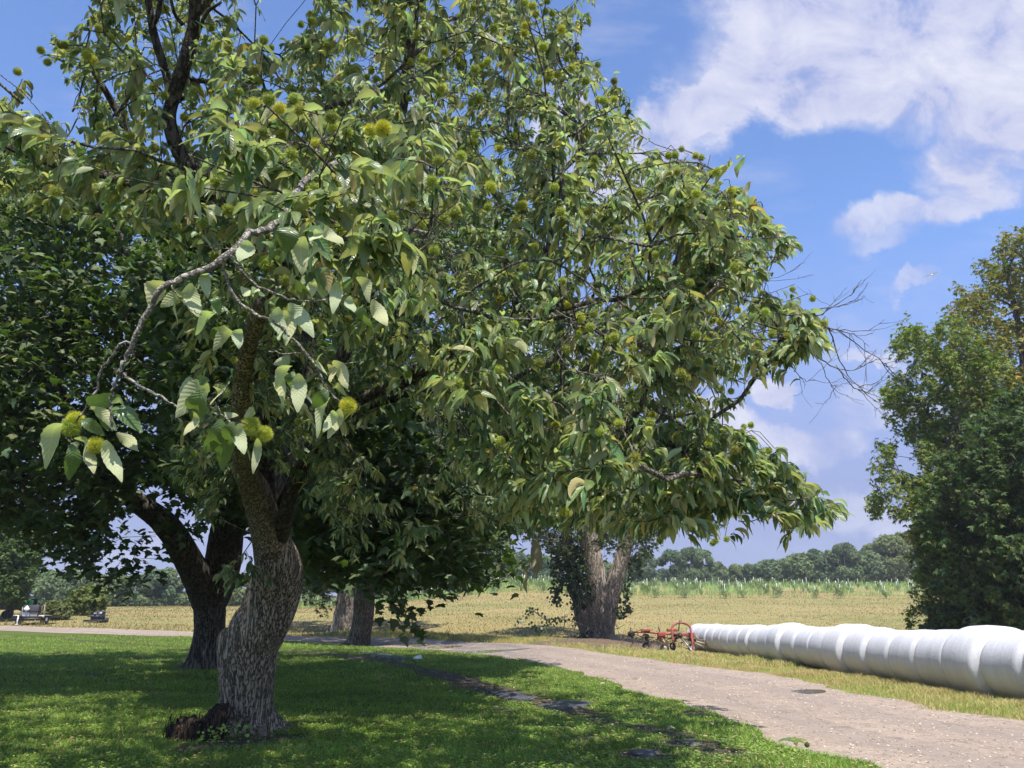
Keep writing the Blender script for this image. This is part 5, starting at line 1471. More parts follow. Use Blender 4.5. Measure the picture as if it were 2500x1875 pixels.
# ================================================================== MAPLE BEHIND
g = ground(503, 1634); TM = depth(g); MBASE = g.copy()
mr = np.random.default_rng(202)
maple = empty('maple_tree', MBASE, 'dark shady maple with forked trunk leaning left behind the burr laden tree', 'tree')
b = MB()
mrows = limb_rows([(498, 1650, 72), (503, 1634, 58), (508, 1600, 46), (511, 1550, 37), (512, 1490, 36), (508, 1445, 42)], TM); mrows[0, 2] = g[2] - .2
bark_tube(b, mrows, 130, 60, .17, 10, 1.0, seed=31)
m1 = limb([(508, 1470, 36), (490, 1420, 37), (462, 1370, 32), (428, 1310, 30), (393, 1268, 28), (355, 1240, 25), (315, 1212, 22), (270, 1170, 18), (200, 1080, 14), (120, 900, 9)], np.linspace(TM, TM - 4, 10), 110, 32, .13, seed=32)
m2 = limb([(520, 1470, 34), (540, 1400, 40), (550, 1330, 40), (560, 1250, 36), (572, 1150, 32), (585, 1000, 26), (600, 800, 20), (610, 600, 14)], np.linspace(TM, TM - .5, 8), 120, 32, .13, seed=33)
m3 = limb([(555, 1330, 26), (620, 1200, 24), (720, 1120, 20), (860, 1090, 15), (1000, 1080, 10)], np.linspace(TM, TM - 5, 5), 70, 20)
m4 = limb([(560, 1250, 24), (500, 1050, 20), (420, 850, 16), (330, 650, 11)], np.linspace(TM - .3, TM - 7, 4), 60, 20)
m5 = limb([(565, 1200, 24), (640, 1050, 18), (700, 900, 12)], np.linspace(TM, TM + 5, 3), 50, 18)
b.build('trunk', M['maple_bark'], maple, origin=MBASE)
MP = [(-1500, 100), (-1500, 1330), (-100, 1310), (0, 1300), (120, 1335), (200, 1370), (235, 1350), (265, 1270), (330, 1205), (360, 1190), (420, 1170), (455, 1235), (500, 1255), (545, 1240), (575, 1290), (660, 1340), (740, 1370), (800, 1400), (900, 1400), (1000, 1420), (1100, 1415), (1180, 1435), (1250, 1390), (1262, 1330), (1400, 1200), (1400, 500), (1000, 300), (300, 420), (100, 330), (0, 330)]
ctr = np.array([MBASE[0] + .3, MBASE[1], 9.2])
mtips = sample_crown(6200, [(ctr + [0, -3., -.8], (11.0, 8.5, 7.2)), (ctr + [-1., -7., -3.2], (7, 4.5, 2.6)), (ctr + [6.5, -3, -4.2], (4.5, 5, 2.2))], mr, MP, .5, 2.5, .24, .55, 9, .12, MBASE[1] - .5)
# hanging sprays low on the left and the one dangling right of the thin trunk
hang = [(285, 1330), (300, 1360), (330, 1385), (260, 1390), (240, 1410), (345, 1330), (310, 1310), (355, 1400), (395, 1365), (300, 1420), (325, 1430), (275, 1300), (225, 1375), (200, 1400), (380, 1310), (430, 1290), (470, 1300), (445, 1310), (410, 1250), (210, 1330), (150, 1365), (100, 1350), (170, 1395)]
hp = np.array([at(x, y, TM - 6.5 + mr.normal(0, .5)) for x, y in hang])
hp2 = pix_tips(1000, [(330, 600), (700, 760), (960, 940), (1150, 1150), (1255, 1300), (1235, 1395), (1100, 1425), (770, 1415), (705, 1365), (700, 1130), (640, 980), (570, 980), (560, 1200), (420, 1150)], 12., 17.)
hp3 = np.array([at(x, y, 13.2) for x, y in [(955, 1450), (970, 1472), (985, 1500), (1010, 1522), (1038, 1530)]])
mtips = np.vstack([mtips, hp2, hp, hp3])
ms = Skeleton()
for rows in (mrows, m1, m2, m3, m4, m5):
    S_ = smooth_poly(rows, 22); S_ = S_[S_[:, 2] > 2.]
    ms.limb(S_[:, :3], S_[:, 3])
ms.grow(mtips, mr, (.008, .04, .15, .5, 1.), .4, .10, .12, .3)
ms.radii(.006, .42, .12)
b = MB(); ms.mesh(b, 3)
b.build('branches', M['maple_bark'], maple, origin=MBASE)
def broad_leaves(mb, S, r, n, L0, L1, tv, tf, tintf, spread=.45, droop=.9):
    P = np.array(S.P); tp_ = P[S.tip_node]; d_ = tp_ - P[np.array(S.par)[S.tip_node]]; d_ /= np.linalg.norm(d_, axis=1, keepdims=True) + 1e-9
    k = np.repeat(np.arange(len(tp_)), n)
    N = len(k)
    base = tp_[k] - d_[k] * (r.uniform(0, 1, N) ** 1.5 * spread)[:, None] + r.normal(0, spread * .28, (N, 3))
    a = r.uniform(0, 2 * math.pi, N); pit = r.uniform(-1.2, .1, N) * droop
    dd_ = np.stack([np.cos(a) * np.cos(pit), np.sin(a) * np.cos(pit), np.sin(pit)], 1) + .35 * d_[k]
    nn_ = np.stack([r.normal(0, .45, N), r.normal(0, .45, N), np.ones(N)], 1)
    template_leaves(mb, tv, tf, base, dd_, nn_, r.uniform(L0, L1, N), tintf(N))
    return N
b = MB()
print('maple leaves', broad_leaves(b, ms, mr, 15, .13, .23, MAPLE_V, MAPLE_F, lambda n: jit_tint(n, mr, .7, 1.35, .10), .6))
b.build('crown', M['maple_leaf'], maple, attrs=True, origin=MBASE)

# ================================================================== GENERIC TREES
def make_tree(name, label, base, rows_list, bark, ells, leaf, ntips, nl, L0, L1, r, tv, tf, poly=None, tintf=None, group=None, cat='tree', rin=.5, gap=.3, gs=.6, seed=1, spread=.5, seg=.5, r0=.008, zmin=.8, extra=None, yback=1e9, backkeep=1., droop=.9, sides=24, levels=(.015, .06, .3, 1.)):
    base = np.asarray(base, float)
    e = empty(name, base, label, cat, group)
    b = MB(); S = Skeleton()
    for k, rows in enumerate(rows_list):
        bark_tube(b, rows, 70 if k == 0 else 40, sides if k == 0 else sides * 2 // 3, .15, 8, 1.1, seed=seed + k)
        q_ = smooth_poly(np.asarray(rows, float), 16); q_ = q_[q_[:, 2] > base[2] + .6]
        S.limb(q_[:, :3], q_[:, 3])
    b.build('trunk', M[bark], e, origin=base)
    tips = sample_crown(ntips, ells, r, poly, rin, base[2] + zmin, gap, gs, seed, backkeep, yback)
    if extra is not None: tips = np.vstack([tips, extra])
    S.grow(tips, r, levels, seg, .06, .12, .6)
    S.radii(r0, .42, .14)
    b = MB(); S.mesh(b, 3); b.build('branches', M[bark], e, origin=base)
    b = MB(); N = broad_leaves(b, S, r, nl, L0, L1, tv, tf, tintf or (lambda n: jit_tint(n, r, .7, 1.3, .12)), spread, droop)
    b.build('crown', M[leaf], e, attrs=True, origin=base)
    return e, S
SPR = [spray_template(5, k, .15) for k in range(3)]
def rowz(base, pts):
    """(dx, dy, height, radius) relative to the foot"""
    base = np.asarray(base)
    return np.array([[base[0] + a, base[1] + b_, base[2] + c, d_] for a, b_, c, d_ in pts])
# thin dark trunk at the near road edge
g = ground(876, 1577); t3 = depth(g); r3 = np.random.default_rng(301)
rows = limb_rows([(870, 1586, 42), (874, 1572, 30), (880, 1545, 25), (888, 1500, 24), (890, 1440, 24), (893, 1380, 24), (900, 1250, 20), (900, 1000, 14)], t3); rows[0, 2] = g[2] - .2
P3 = [(700, 1430), (690, 1250), (640, 1000), (640, 500), (1300, 500), (1300, 1250), (1262, 1350), (1210, 1440), (1120, 1420), (1040, 1425), (960, 1415), (880, 1440), (780, 1450)]
make_tree('shade_tree', 'dark shade tree with slim straight trunk standing at the near road edge', g, [rows, rowz(g, [(.4, 0, 4.2, .3), (2., -1, 6, .2), (4, -2, 7, .1)]), rowz(g, [(.3, 0, 4., .3), (-1.5, -1, 6, .2), (-3, -2, 8, .1)])], 'maple_bark',
          [((g[0] + .5, g[1] + 1.5, 8.), (7.5, 6., 5.8))], 'maple_leaf', 1500, 14, .15, .26, r3, MAPLE_V, MAPLE_F, P3, rin=.55, seed=41, spread=.7)
# the leafy spray hanging by itself over the field edge
# pale vine-hung trunk across the road
g = ground(838, 1543); t4 = depth(g); r4 = np.random.default_rng(302)
rows = limb_rows([(832, 1552, 40), (836, 1540, 31), (842, 1500, 26), (850, 1440, 24), (858, 1380, 24), (850, 1250, 20), (840, 1000, 13)], t4); rows[0, 2] = g[2] - .2
P4 = [(735, 1495), (700, 1440), (690, 1300), (640, 900), (1150, 900), (1180, 1380), (1000, 1400), (850, 1400), (815, 1420), (795, 1480), (765, 1480)]
vx = np.array([at(x, y, t4 - .6) for x, y in [(765, 1470), (775, 1440), (748, 1452), (790, 1460), (740, 1425), (760, 1410), (785, 1500), (800, 1445), (965, 1470), (955, 1490), (985, 1500), (770, 1480), (800, 1380), (815, 1470), (735, 1445)]])
make_tree('vine_hung_tree', 'pale barked tree with trailing vines standing across the road behind the slim trunk', g, [rows, rowz(g, [(.3, 0, 4.2, .35), (-2., -.5, 6.5, .2), (-4, -1, 8, .1)])], 'pale_bark',
          [((g[0], g[1] + .5, 8.5), (6.5, 5, 6.)), ((g[0] - 1.2, g[1] - .3, 4.), (1.8, 1.5, 2.6))], 'walnut_leaf', 1000, 12, .16, .28, r4, SPR[0][0], SPR[0][1], P4, rin=.4, seed=45, spread=.6, extra=vx)
b = MB()
# ivy clad twin trunk
g = ground(1462, 1568); t5 = depth(g); r5 = np.random.default_rng(303)
rows = limb_rows([(1468, 1582, 46), (1468, 1565, 36), (1470, 1530, 30), (1468, 1490, 28), (1462, 1440, 25), (1452, 1390, 24), (1440, 1330, 22), (1425, 1250, 22), (1420, 1100, 16)], t5); rows[0, 2] = g[2] - .25
rowsb = limb_rows([(1480, 1540, 20), (1484, 1500, 20), (1494, 1450, 20), (1508, 1400, 19), (1522, 1350, 17), (1540, 1280, 16), (1560, 1150, 11)], t5 - .25)
rowsc = limb_rows([(1440, 1545, 24), (1425, 1490, 22), (1415, 1440, 20), (1400, 1380, 17), (1380, 1300, 12)], t5 + .5)
P5 = [(1330, 1340), (1180, 1250), (1180, 900), (1640, 900), (1700, 1150), (1650, 1290), (1590, 1345), (1555, 1400), (1510, 1360), (1440, 1365), (1390, 1350)]
iv, S5 = make_tree('ivy_clad_tree', 'twin trunked pale tree wrapped in ivy at the road bend beside the red machine', g, [rows, rowsb, rowsc], 'pale_bark',
          [((g[0] + .3, g[1], 8.3), (6., 5.5, 4.8))], 'walnut_leaf', 900, 12, .16, .28, r5, SPR[1][0], SPR[1][1], P5, rin=.4, seed=51, spread=.6)
b = MB(); n = 5200
# ivy: thick on the left and back of the trunk, hanging in strands
k = r5.random(n)
Yp = 1568 - 235 * r5.random(n) ** .85
cxp = np.interp(Yp, [1300, 1390, 1440, 1500, 1565], [1380, 1400, 1420, 1425, 1432])
wd = np.interp(Yp, [1320, 1400, 1450, 1500, 1550, 1570], [30, 30, 22, 15, 14, 22])
Xp = cxp + r5.normal(0, 1, n) * wd * .62
tdv = t5 + r5.normal(0, .35, n)
m_ = vnoise(np.column_stack([Xp * .05, Yp * .03, np.zeros(n)]), 71) > .36
pI = at(Xp, Yp, tdv)[m_]
sx = []
for (x0, y0, ln) in [(1350, 1345, 130), (1362, 1350, 90), (1380, 1380, 60), (1372, 1400, 80), (1395, 1420, 70), (1505, 1420, 70), (1520, 1410, 85), (1530, 1430, 65), (1512, 1450, 60), (1352, 1380, 100), (1498, 1470, 40), (1365, 1430, 40), (1555, 1350, 60), (1540, 1360, 70)]:
    m2_ = 60
    f = r5.random(m2_); sx.append(at(x0 + r5.normal(0, 4, m2_) + f * r5.normal(0, 10), y0 + f * ln, t5 - .3 + r5.normal(0, .15, m2_)))
for (pts) in [[(1460, 1540), (1410, 1520), (1370, 1512), (1335, 1510), (1300, 1490)], [(1380, 1512), (1350, 1520), (1320, 1530), (1290, 1525)], [(1350, 1512), (1320, 1540), (1310, 1555)], [(1340, 1510), (1305, 1485), (1262, 1520)]]:
    q_ = smooth_poly(np.array(pts, float), 60); q_ = q_[24:]
    sx.append(at(q_[:, 0] + r5.normal(0, 5, len(q_)), q_[:, 1] + r5.normal(0, 4, len(q_)), t5 - .8 + r5.normal(0, .2, len(q_))))
pI = np.vstack([pI] + sx); n = len(pI)
template_leaves(b, np.array([(0, 0, 0), (.35, .25, 0), (.42, .6, -.05), (0, 1, -.15), (-.42, .6, -.05), (-.35, .25, 0)]), [np.array([[0, 1, 2, 3, 4, 5]])], pI,
                np.stack([r5.normal(0, .6, n), r5.normal(-.3, .5, n), r5.uniform(-1, -.1, n)], 1), np.stack([r5.normal(0, .5, n), -np.ones(n) + r5.normal(0, .4, n), r5.uniform(.1, .9, n)], 1), r5.uniform(.11, .2, n), jit_tint(n, r5, .6, 1.2, .1))
ivo = b.build('ivy', M['ivy_leaf'], iv, attrs=True, origin=g)
b = MB()
for k in range(70):
    x0 = r5.uniform(1400, 1500); y0 = r5.uniform(1420, 1540)
    pts = [(x0, y0), (x0 + r5.normal(0, 8), y0 + 25), (x0 + r5.normal(5, 18), min(1580, y0 + 60))]
    twig(b, pts, t5 - .75, .018, .012, 10, 4, .02)
for pts in [[(1475, 1560), (1420, 1525), (1372, 1512), (1330, 1510), (1300, 1488)], [(1470, 1565), (1490, 1545), (1525, 1525)], [(1480, 1570), (1520, 1568), (1570, 1562)], [(1430, 1550), (1462, 1572)], [(1360, 1511), (1325, 1532), (1298, 1528)], [(1380, 1500), (1375, 1535), (1355, 1560)]]:
    twig(b, pts, t5 - .85, .03, .015, 24, 5, .015)
b.build('dead_vines', M['twig_bark'], iv, origin=g)

# --- trees at the right behind the bale row
def clump_tint(r, base, var=.12, lo=.7, hi=1.3):
    return lambda n: jit_tint(n, r, lo, hi, var) * np.array(base)
r6 = np.random.default_rng(306)
def bp(px_, Y_):
    x = (px_ - 1250) / F_PX * Y_ / CP * 1.0
    return np.array([x, Y_, float(H(x, Y_))])
# tall brown-tinged tree at the frame edge
g = bp(2500, 37)
PB = [(2150, 1600), (2250, 1100), (2290, 860), (2330, 800), (2290, 770), (2325, 700), (2400, 690), (2370, 640), (2450, 600), (2440, 572), (2520, 545), (2700, 480), (3000, 500), (3000, 1700)]
make_tree('brown_tinged_tree', 'tall tree with brown tinged upper leaves at the right edge behind the white bales', g, [rowz(g, [(0, 0, -.2, .5), (0, 0, 1, .38), (.2, 0, 5, .33), (-.2, 0, 10, .25), (.3, 0, 15, .16), (.2, 0, 20, .06)]), rowz(g, [(0, 0, 6, .2), (-2, -1, 9, .13), (-4, -2, 12, .05)]), rowz(g, [(0, 0, 8, .2), (2, -1, 12, .13), (3, -1, 15, .05)])], 'maple_bark',
          [((g[0], g[1], 11), (7.5, 5.5, 15))], 'right_leaf', 2300, 15, .15, .28, r6, SPR[0][0], SPR[0][1], PB, clump_tint(r6, (2.05, 1.4, .9), .18), rin=.3, gap=.42, gs=.8, seed=61, spread=.55, seg=.5)
g = bp(2330, 34)
PY = [(2200, 1600), (2215, 1480), (2232, 1400), (2215, 1335), (2245, 1290), (2215, 1262), (2150, 1264), (2120, 1250), (2110, 1200), (2120, 1150), (2138, 1085), (2170, 1070), (2188, 1125), (2228, 1180), (2252, 1150), (2228, 1090), (2180, 1050), (2150, 1000), (2145, 950), (2170, 930), (2230, 900), (2220, 850), (2190, 880), (2172, 830), (2215, 775), (2250, 790), (2265, 830), (2290, 780), (2345, 770), (2400, 820), (2480, 900), (2500, 1500), (2480, 1600)]
make_tree('yellow_green_tree', 'loose yellow green tree with arching side branches right of the bare twigs', g, [rowz(g, [(0, 0, -.2, .35), (0, 0, 1, .26), (-.2, 0, 4, .22), (-.1, 0, 8, .17), (-.3, 0, 11, .09), (-.4, 0, 13.2, .03)]), rowz(g, [(-.1, 0, 4, .16), (-1.5, -.5, 6.5, .10), (-3.3, -1, 7.2, .04)]), rowz(g, [(-.1, 0, 7, .14), (-1., 0, 9.4, .09), (-1.7, 0, 11., .03)])], 'maple_bark',
          [((g[0] - .3, g[1], 9.0), (5.6, 3.6, 10))], 'right_leaf', 1700, 11, .13, .24, r6, SPR[1][0], SPR[1][1], PY, clump_tint(r6, (1.75, 1.6, .95), .16), rin=.15, gap=.49, gs=.95, seed=67, spread=.45, seg=.45)
g = bp(2430, 29)
PD = [(2190, 1560), (2215, 1480), (2230, 1400), (2215, 1330), (2250, 1250), (2232, 1195), (2290, 1160), (2278, 1105), (2345, 1080), (2350, 1010), (2420, 1000), (2440, 950), (2540, 920), (2700, 900), (2700, 1600)]
make_tree('dark_leafy_tree', 'dense dark green tree with branches to the ground behind the near white bales', g, [rowz(g, [(0, 0, -.2, .35), (0, 0, 1, .26), (.2, 0, 3, .22), (-.1, 0, 5.5, .14), (.2, 0, 7.2, .04)])], 'maple_bark',
          [((g[0] + .6, g[1], 5.2), (4.6, 4.2, 6.2))], 'right_leaf', 2100, 14, .14, .25, r6, SPR[2][0], SPR[2][1], PD, clump_tint(r6, (.72, .80, .68), .16, .45, 1.6), rin=.3, gap=.42, gs=.9, seed=71, spread=.45, seg=.45, zmin=.1)
g = bp(2240, 31)
make_tree('edge_bush', 'low spreading bush at the field corner under the right hand trees', g, [rowz(g, [(0, 0, -.1, .08), (.1, 0, .5, .06), (.2, 0, 1.2, .03)]), rowz(g, [(0, 0, .1, .05), (-.5, -.2, .8, .03), (-1., -.3, 1.3, .02)])], 'maple_bark',
          [((g[0] + .3, g[1], .9), (1.9, 1.5, 1.3))], 'right_leaf', 500, 14, .12, .22, r6, SPR[0][0], SPR[0][1], None, clump_tint(r6, (.9, .95, .95), .12, .7, 1.3), rin=.2, gap=.3, gs=1.2, seed=75, spread=.3, seg=.3, zmin=.05, cat='bush')
# --- tree over the farm trailer, far left
g = ground(6, 1518); t8 = depth(g); g = g + np.array([-1.5, 3, 0]); g[2] = H(g[0], g[1])
PL = [(-600, 1100), (60, 1100), (110, 1290), (108, 1350), (85, 1400), (70, 1440), (55, 1475), (30, 1480), (10, 1462), (-600, 1470)]
make_tree('roadside_tree', 'mid green leafy tree overhanging the farm trailer at the left edge', g, [rowz(g, [(0, 0, -.2, .3), (0, 0, 1, .22), (.1, 0, 3, .2), (.2, 0, 6, .12), (.2, 0, 9, .05)])], 'maple_bark',
          [((g[0] + .3, g[1] - .5, 5.2), (4.8, 4.2, 4.6))], 'right_leaf', 1300, 14, .18, .32, r6, SPR[0][0], SPR[0][1], PL, clump_tint(r6, (.95, 1.05, .9), .12), rin=.3, gap=.33, gs=.7, seed=81, spread=.5, seg=.5, zmin=.9)
g = ground(128, 1514)
make_tree('olive_bush', 'olive green bush beside the trailer at the foot of the hay field', g, [rowz(g, [(0, 0, -.1, .06), (.1, 0, .5, .05), (.1, 0, 1.0, .03)])], 'maple_bark', [((g[0], g[1], g[2] + .55), (1.15, .9, .75))], 'right_leaf', 260, 12, .16, .28, r6, SPR[1][0], SPR[1][1], None, clump_tint(r6, (1.5, 1.25, 1.2), .15), rin=.2, gap=.2, seed=83, spread=.25, seg=.3, zmin=.02, cat='bush')
g = ground(96, 1513) + np.array([0, 6., 0]); g[2] = H(g[0], g[1])
make_tree('yellow_bush', 'taller yellow green bush rising behind the farm trailer', g, [rowz(g, [(0, 0, -.1, .06), (.1, 0, .8, .05), (.1, 0, 1.8, .03)])], 'maple_bark', [((g[0], g[1], g[2] + 1.1), (1.5, 1.2, 1.2))], 'right_leaf', 300, 12, .18, .3, r6, SPR[2][0], SPR[2][1], None, clump_tint(r6, (1.6, 1.45, 1.1), .12), rin=.2, gap=.2, seed=85, spread=.25, seg=.3, zmin=.02, cat='bush')

# --- far tree line: four kinds built once, copied along the field's end
r7 = np.random.default_rng(401)
def far_proto(k):
    rx, ry, hz = [(4.2, 3.8, 9.), (5.4, 4.6, 11.5), (3.0, 2.8, 8.), (5.0, 4.5, 7.)][k]
    b = MB(); bark_tube(b, np.array([[0, 0, -.5, .3], [0, 0, 1, .24], [.1, 0, hz * .5, .16], [0, 0, hz * .85, .05]]), 16, 8, .1)
    t_ = b.build('trunk', M['maple_bark'])
    b = MB(); cl = []
    nb_ = 16 + 4 * k
    for i in range(nb_):
        u = r7.normal(size=3); u /= np.linalg.norm(u)
        c = np.array([u[0] * rx * .66, u[1] * ry * .66, hz * .52 + u[2] * hz * .36]); s_ = r7.uniform(.26, .45) * rx
        m_ = 330
        v_ = r7.normal(size=(m_, 3)); v_ /= np.linalg.norm(v_, axis=1, keepdims=True)
        pos = c + v_ * s_ * r7.uniform(.55, 1.05, m_)[:, None] * [1, 1, .8]
        pos = pos[pos[:, 2] > .2]
        m_ = len(pos)
        dd_ = np.stack([r7.normal(size=m_), r7.normal(size=m_), r7.uniform(-.9, .3, m_)], 1)
        nn_ = (pos - c) / s_ * .8 + np.stack([r7.normal(0, .4, m_), r7.normal(0, .4, m_), np.full(m_, .6)], 1)
        template_leaves(b, *SPR[i % 3], pos, dd_, nn_, r7.uniform(.35, .75, m_), jit_tint(m_, r7, .75, 1.25, .08) * r7.uniform(.8, 1.2))
    # skirt of low growth
    m_ = 900; a = r7.uniform(0, 6.3, m_); rr_ = np.sqrt(r7.random(m_))
    pos = np.stack([np.cos(a) * rr_ * rx * .95, np.sin(a) * rr_ * ry * .9, r7.uniform(.1, hz * .35, m_)], 1)
    template_leaves(b, *SPR[1], pos, r7.normal(size=(m_, 3)), np.stack([r7.normal(0, .5, m_), r7.normal(-.3, .5, m_), np.ones(m_) * .7], 1), r7.uniform(.35, .75, m_), jit_tint(m_, r7, .65, 1.1, .08))
    c_ = b.build('crown', M['far_leaf'], attrs=True)
    return [t_, c_], hz
FAR_P = [far_proto(k) for k in range(4)]
used = [False] * 4
def far_tree(px_, top, t, k, wide, label, group):
    """px column, top row in the photograph, distance"""
    d = ray(px_, 1430); x = d[0] * t; y = d[1] * t
    z = float(H(x, y))
    zt = float(at(px_, top, y / ray(px_, top)[1])[2])
    parts, hz = FAR_P[k]
    s = max(.25, (zt - z) / (hz * .93))
    e = empty('field_edge_tree', (x, y, z), label, 'tree', group, rz=r7.uniform(0, 6.3))
    e.scale = (s * wide, s * wide, s)
    for pm in parts:
        o = pm if not used[k] else pm.copy()
        if used[k]: C.objects.link(o)
        o.parent = e
    used[k] = True
FARS = [(1060, 1405, 150, 0, 1.1), (1115, 1385, 155, 1, .9), (1170, 1370, 150, 1, 1.), (1225, 1345, 146, 1, 1.), (1262, 1350, 150, 0, 1.), (1310, 1360, 150, 3, 1.), (1350, 1362, 152, 0, 1.), (1405, 1370, 150, 1, .9), (1470, 1375, 155, 3, 1.), (1530, 1370, 152, 0, 1.), (1580, 1350, 150, 1, .95), (1640, 1345, 154, 1, .9),
        (1690, 1338, 148, 1, .75), (1720, 1342, 150, 0, .8), (1760, 1368, 152, 2, .85), (1800, 1382, 156, 3, .9), (1835, 1378, 154, 0, .9), (1880, 1372, 152, 3, 1.1), (1920, 1366, 154, 0, 1.), (1955, 1358, 150, 3, 1.), (1992, 1338, 149, 2, 1.), (2030, 1348, 152, 0, 1.), (2070, 1328, 148, 1, .85), (2112, 1352, 152, 3, 1.), (2150, 1332, 154, 0, 1.), (2190, 1310, 150, 1, .9), (2240, 1300, 150, 1, 1.), (2300, 1310, 152, 0, 1.), (2370, 1300, 150, 1, 1.), (2450, 1310, 152, 1, 1.)]
KIND = ['rounded', 'tall broad', 'narrow upright', 'low spreading']
for (px_, top, t, k, wd) in FARS:
    far_tree(px_, top, t, k, wd, KIND[k] + ' green tree in the far row beyond the white shelters', 'trees beyond the white shelters')
FARL = [(-60, 1400, 118, 1, 1.), (20, 1395, 122, 0, 1.), (75, 1405, 130, 1, .9), (120, 1392, 135, 2, 1.1), (150, 1400, 116, 3, 1.), (185, 1398, 112, 0, 1.1), (225, 1405, 110, 1, .9), (262, 1408, 112, 3, 1.1), (300, 1412, 114, 0, 1.), (335, 1405, 118, 1, .9), (375, 1395, 124, 0, 1.), (420, 1390, 128, 1, 1.), (465, 1398, 132, 0, 1.), (520, 1400, 134, 1, .9), (590, 1405, 138, 0, 1.), (660, 1400, 140, 1, 1.), (730, 1405, 142, 0, 1.), (800, 1400, 142, 1, 1.), (880, 1405, 145, 0, 1.), (960, 1400, 146, 1, 1.), (1010, 1410, 150, 3, 1.)]
for (px_, top, t, k, wd) in FARL:
    far_tree(px_, top, t, k, wd, KIND[k] + ' tree over the crest of the left field behind the trunks', 'trees over the crest of the left field')
for k in range(4):
    assert used[k]
# ================================================================== SMALL THINGS ON THE LAWN
fr = np.random.default_rng(88)
FL = [(105, 1645), (245, 1650), (415, 1668), (360, 1598), (320, 1615), (405, 1702), (885, 1760), (950, 1790), (1210, 1742), (1155, 1677), (1095, 1656), (1255, 1690), (1180, 1615), (1470, 1682), (1740, 1784), (1490, 1788), (1640, 1798), (1140, 1702), (1005, 1772), (690, 1765), (780, 1700), (1100, 1700), (300, 1630), (1575, 1682), (1350, 1668), (990, 1610), (820, 1640), (1283, 1635), (950, 1616), (1216, 1690)]
b = MB(); ribbon_leaves(b, np.array([[-.07, 0, .005]]), np.array([0.]), np.array([.5]), np.array([-.55]), np.array([.15]), np.array([.028]), np.array([.25]), 8, .35, .1, tint=np.ones((1, 3)), curl=.5)
pm = b.build('fallen_leaf', M['dead_leaf'], attrs=True)
for k, (x, y) in enumerate(FL):
    g = ground(x, y)
    o = pm if k == 0 else pm.copy()
    if k: C.objects.link(o)
    o.location = (g[0], g[1], g[2] + .085); s = fr.uniform(.7, 1.15); o.scale = (s, s, s); o.rotation_euler = (fr.normal(0, .25), fr.normal(0, .25), fr.uniform(0, 6.3))
    tag(o, 'small pale fallen leaf lying on the shaded lawn grass', 'leaf', 'fallen leaves on the lawn')
g = ground(935, 1676)
b = MB(); ribbon_leaves(b, np.array([[-.22, 0, .06]]), np.array([.15]), np.array([.6]), np.array([-.4]), np.array([.5]), np.array([.06]), np.array([.5]), 12, .5, .1, tint=np.ones((1, 3)), curl=.8)
o = b.build('curled_leaf', M['dead_leaf'], attrs=True); o.location = g + [0, 0, .06]; tag(o, 'long curled pale leaf on the lawn right of the thick trunk', 'leaf')
g = ground(1944, 1838)
lt_ = empty('fallen_sprig', g + [0, 0, .05], 'fallen green sprig with a burr on the lawn edge by the road', 'sprig', rz=.4)
b = MB(); n = 6
ribbon_leaves(b, fr.normal(0, .02, (n, 3)) + [0, 0, .05], np.linspace(1.8, 5.6, n), fr.uniform(.2, .7, n), fr.uniform(-.7, -.2, n), fr.uniform(.14, .2, n), fr.uniform(.03, .04, n), fr.normal(0, .4, n), 10, .3, .1, tint=jit_tint(n, fr))
b.build('leaves', M['chest_leaf'], lt_, attrs=True)
o = mid_me.copy(); C.objects.link(o); o.parent = lt_; o.location = (.13, -.05, .035); o.scale = (.04, .04, .036); o.name = 'spiny_burr'; o.data = o.data.copy(); o.data.materials[0] = M['burr_old']
g = ground(1019, 1613)
b = MB(); q_ = np.linspace(0, 2 * math.pi, 14, endpoint=False)
rr = .16 * (1 + .4 * fr.normal(0, 1, 14)).clip(.5)
V = np.stack([np.cos(q_) * rr, np.sin(q_) * rr, np.zeros(14)], 1); V2 = V * .6 + np.column_stack([np.zeros((14, 2)), .09 + fr.uniform(-.03, .05, 14)])
b.add(np.vstack([V, V2, [[0, 0, .1]]]), [quads_grid(2, 14), np.array([(14 + i, 14 + (i + 1) % 14, 28) for i in range(14)])])
o = b.build('paper_scrap', M['white'], smooth=False); o.location = g + [0, 0, .06]; tag(o, 'crumpled white scrap of litter on the lawn near the path', 'litter')
# a white bird high over the field
bd = empty('bird', at(2277, 672, 62.), 'tiny white bird flying in the blue sky left of the brown tinged tree', 'bird', rz=.6)
b = MB(); b.disc((0, 0, 0), .06, .4, 'x', 10, [(.005, -.24), (.04, -.16), (.065, -.02), (.055, .1), (.035, .17), (.03, .21), (.005, .26)])
wv = [(.08, 0, .02), (-.08, 0, .02), (-.10, .22, .10), (.06, .22, .10), (-.13, .5, .06), (-.03, .5, .06)]
for s in (1, -1):
    b.add(np.array([(x, y * s, z) for x, y, z in wv]), np.array([[0, 1, 2, 3], [3, 2, 4, 5]]))
b.add(np.array([(-.2, 0, 0), (-.36, .06, 0), (-.36, -.06, 0)]), np.array([[0, 1, 2]]))
b.build('body', M['white'], bd)
# dry weeds along the field side of the road
n = 900
k = fr.integers(0, len(Fr) - 1, n * 3); p = Fr[k][:, :2] + np.column_stack([fr.normal(0, .5, n * 3), .5 + np.abs(fr.normal(0, .5, n * 3))])
p = p[(p[:, 1] > 40)]; n = len(p)
b = MB(); blades(b, p, H(p[:, 0], p[:, 1]), fr.uniform(.1, .5, n), fr.uniform(.02, .05, n), fr.uniform(.2, .9, n), jit_tint(n, fr, .5, 1., .15), fr, True)
tag(b.build('roadside_weeds', M['dry_grass'], attrs=True, smooth=False), 'ragged dry weeds along the far edge of the road', 'weeds', None, 'stuff')

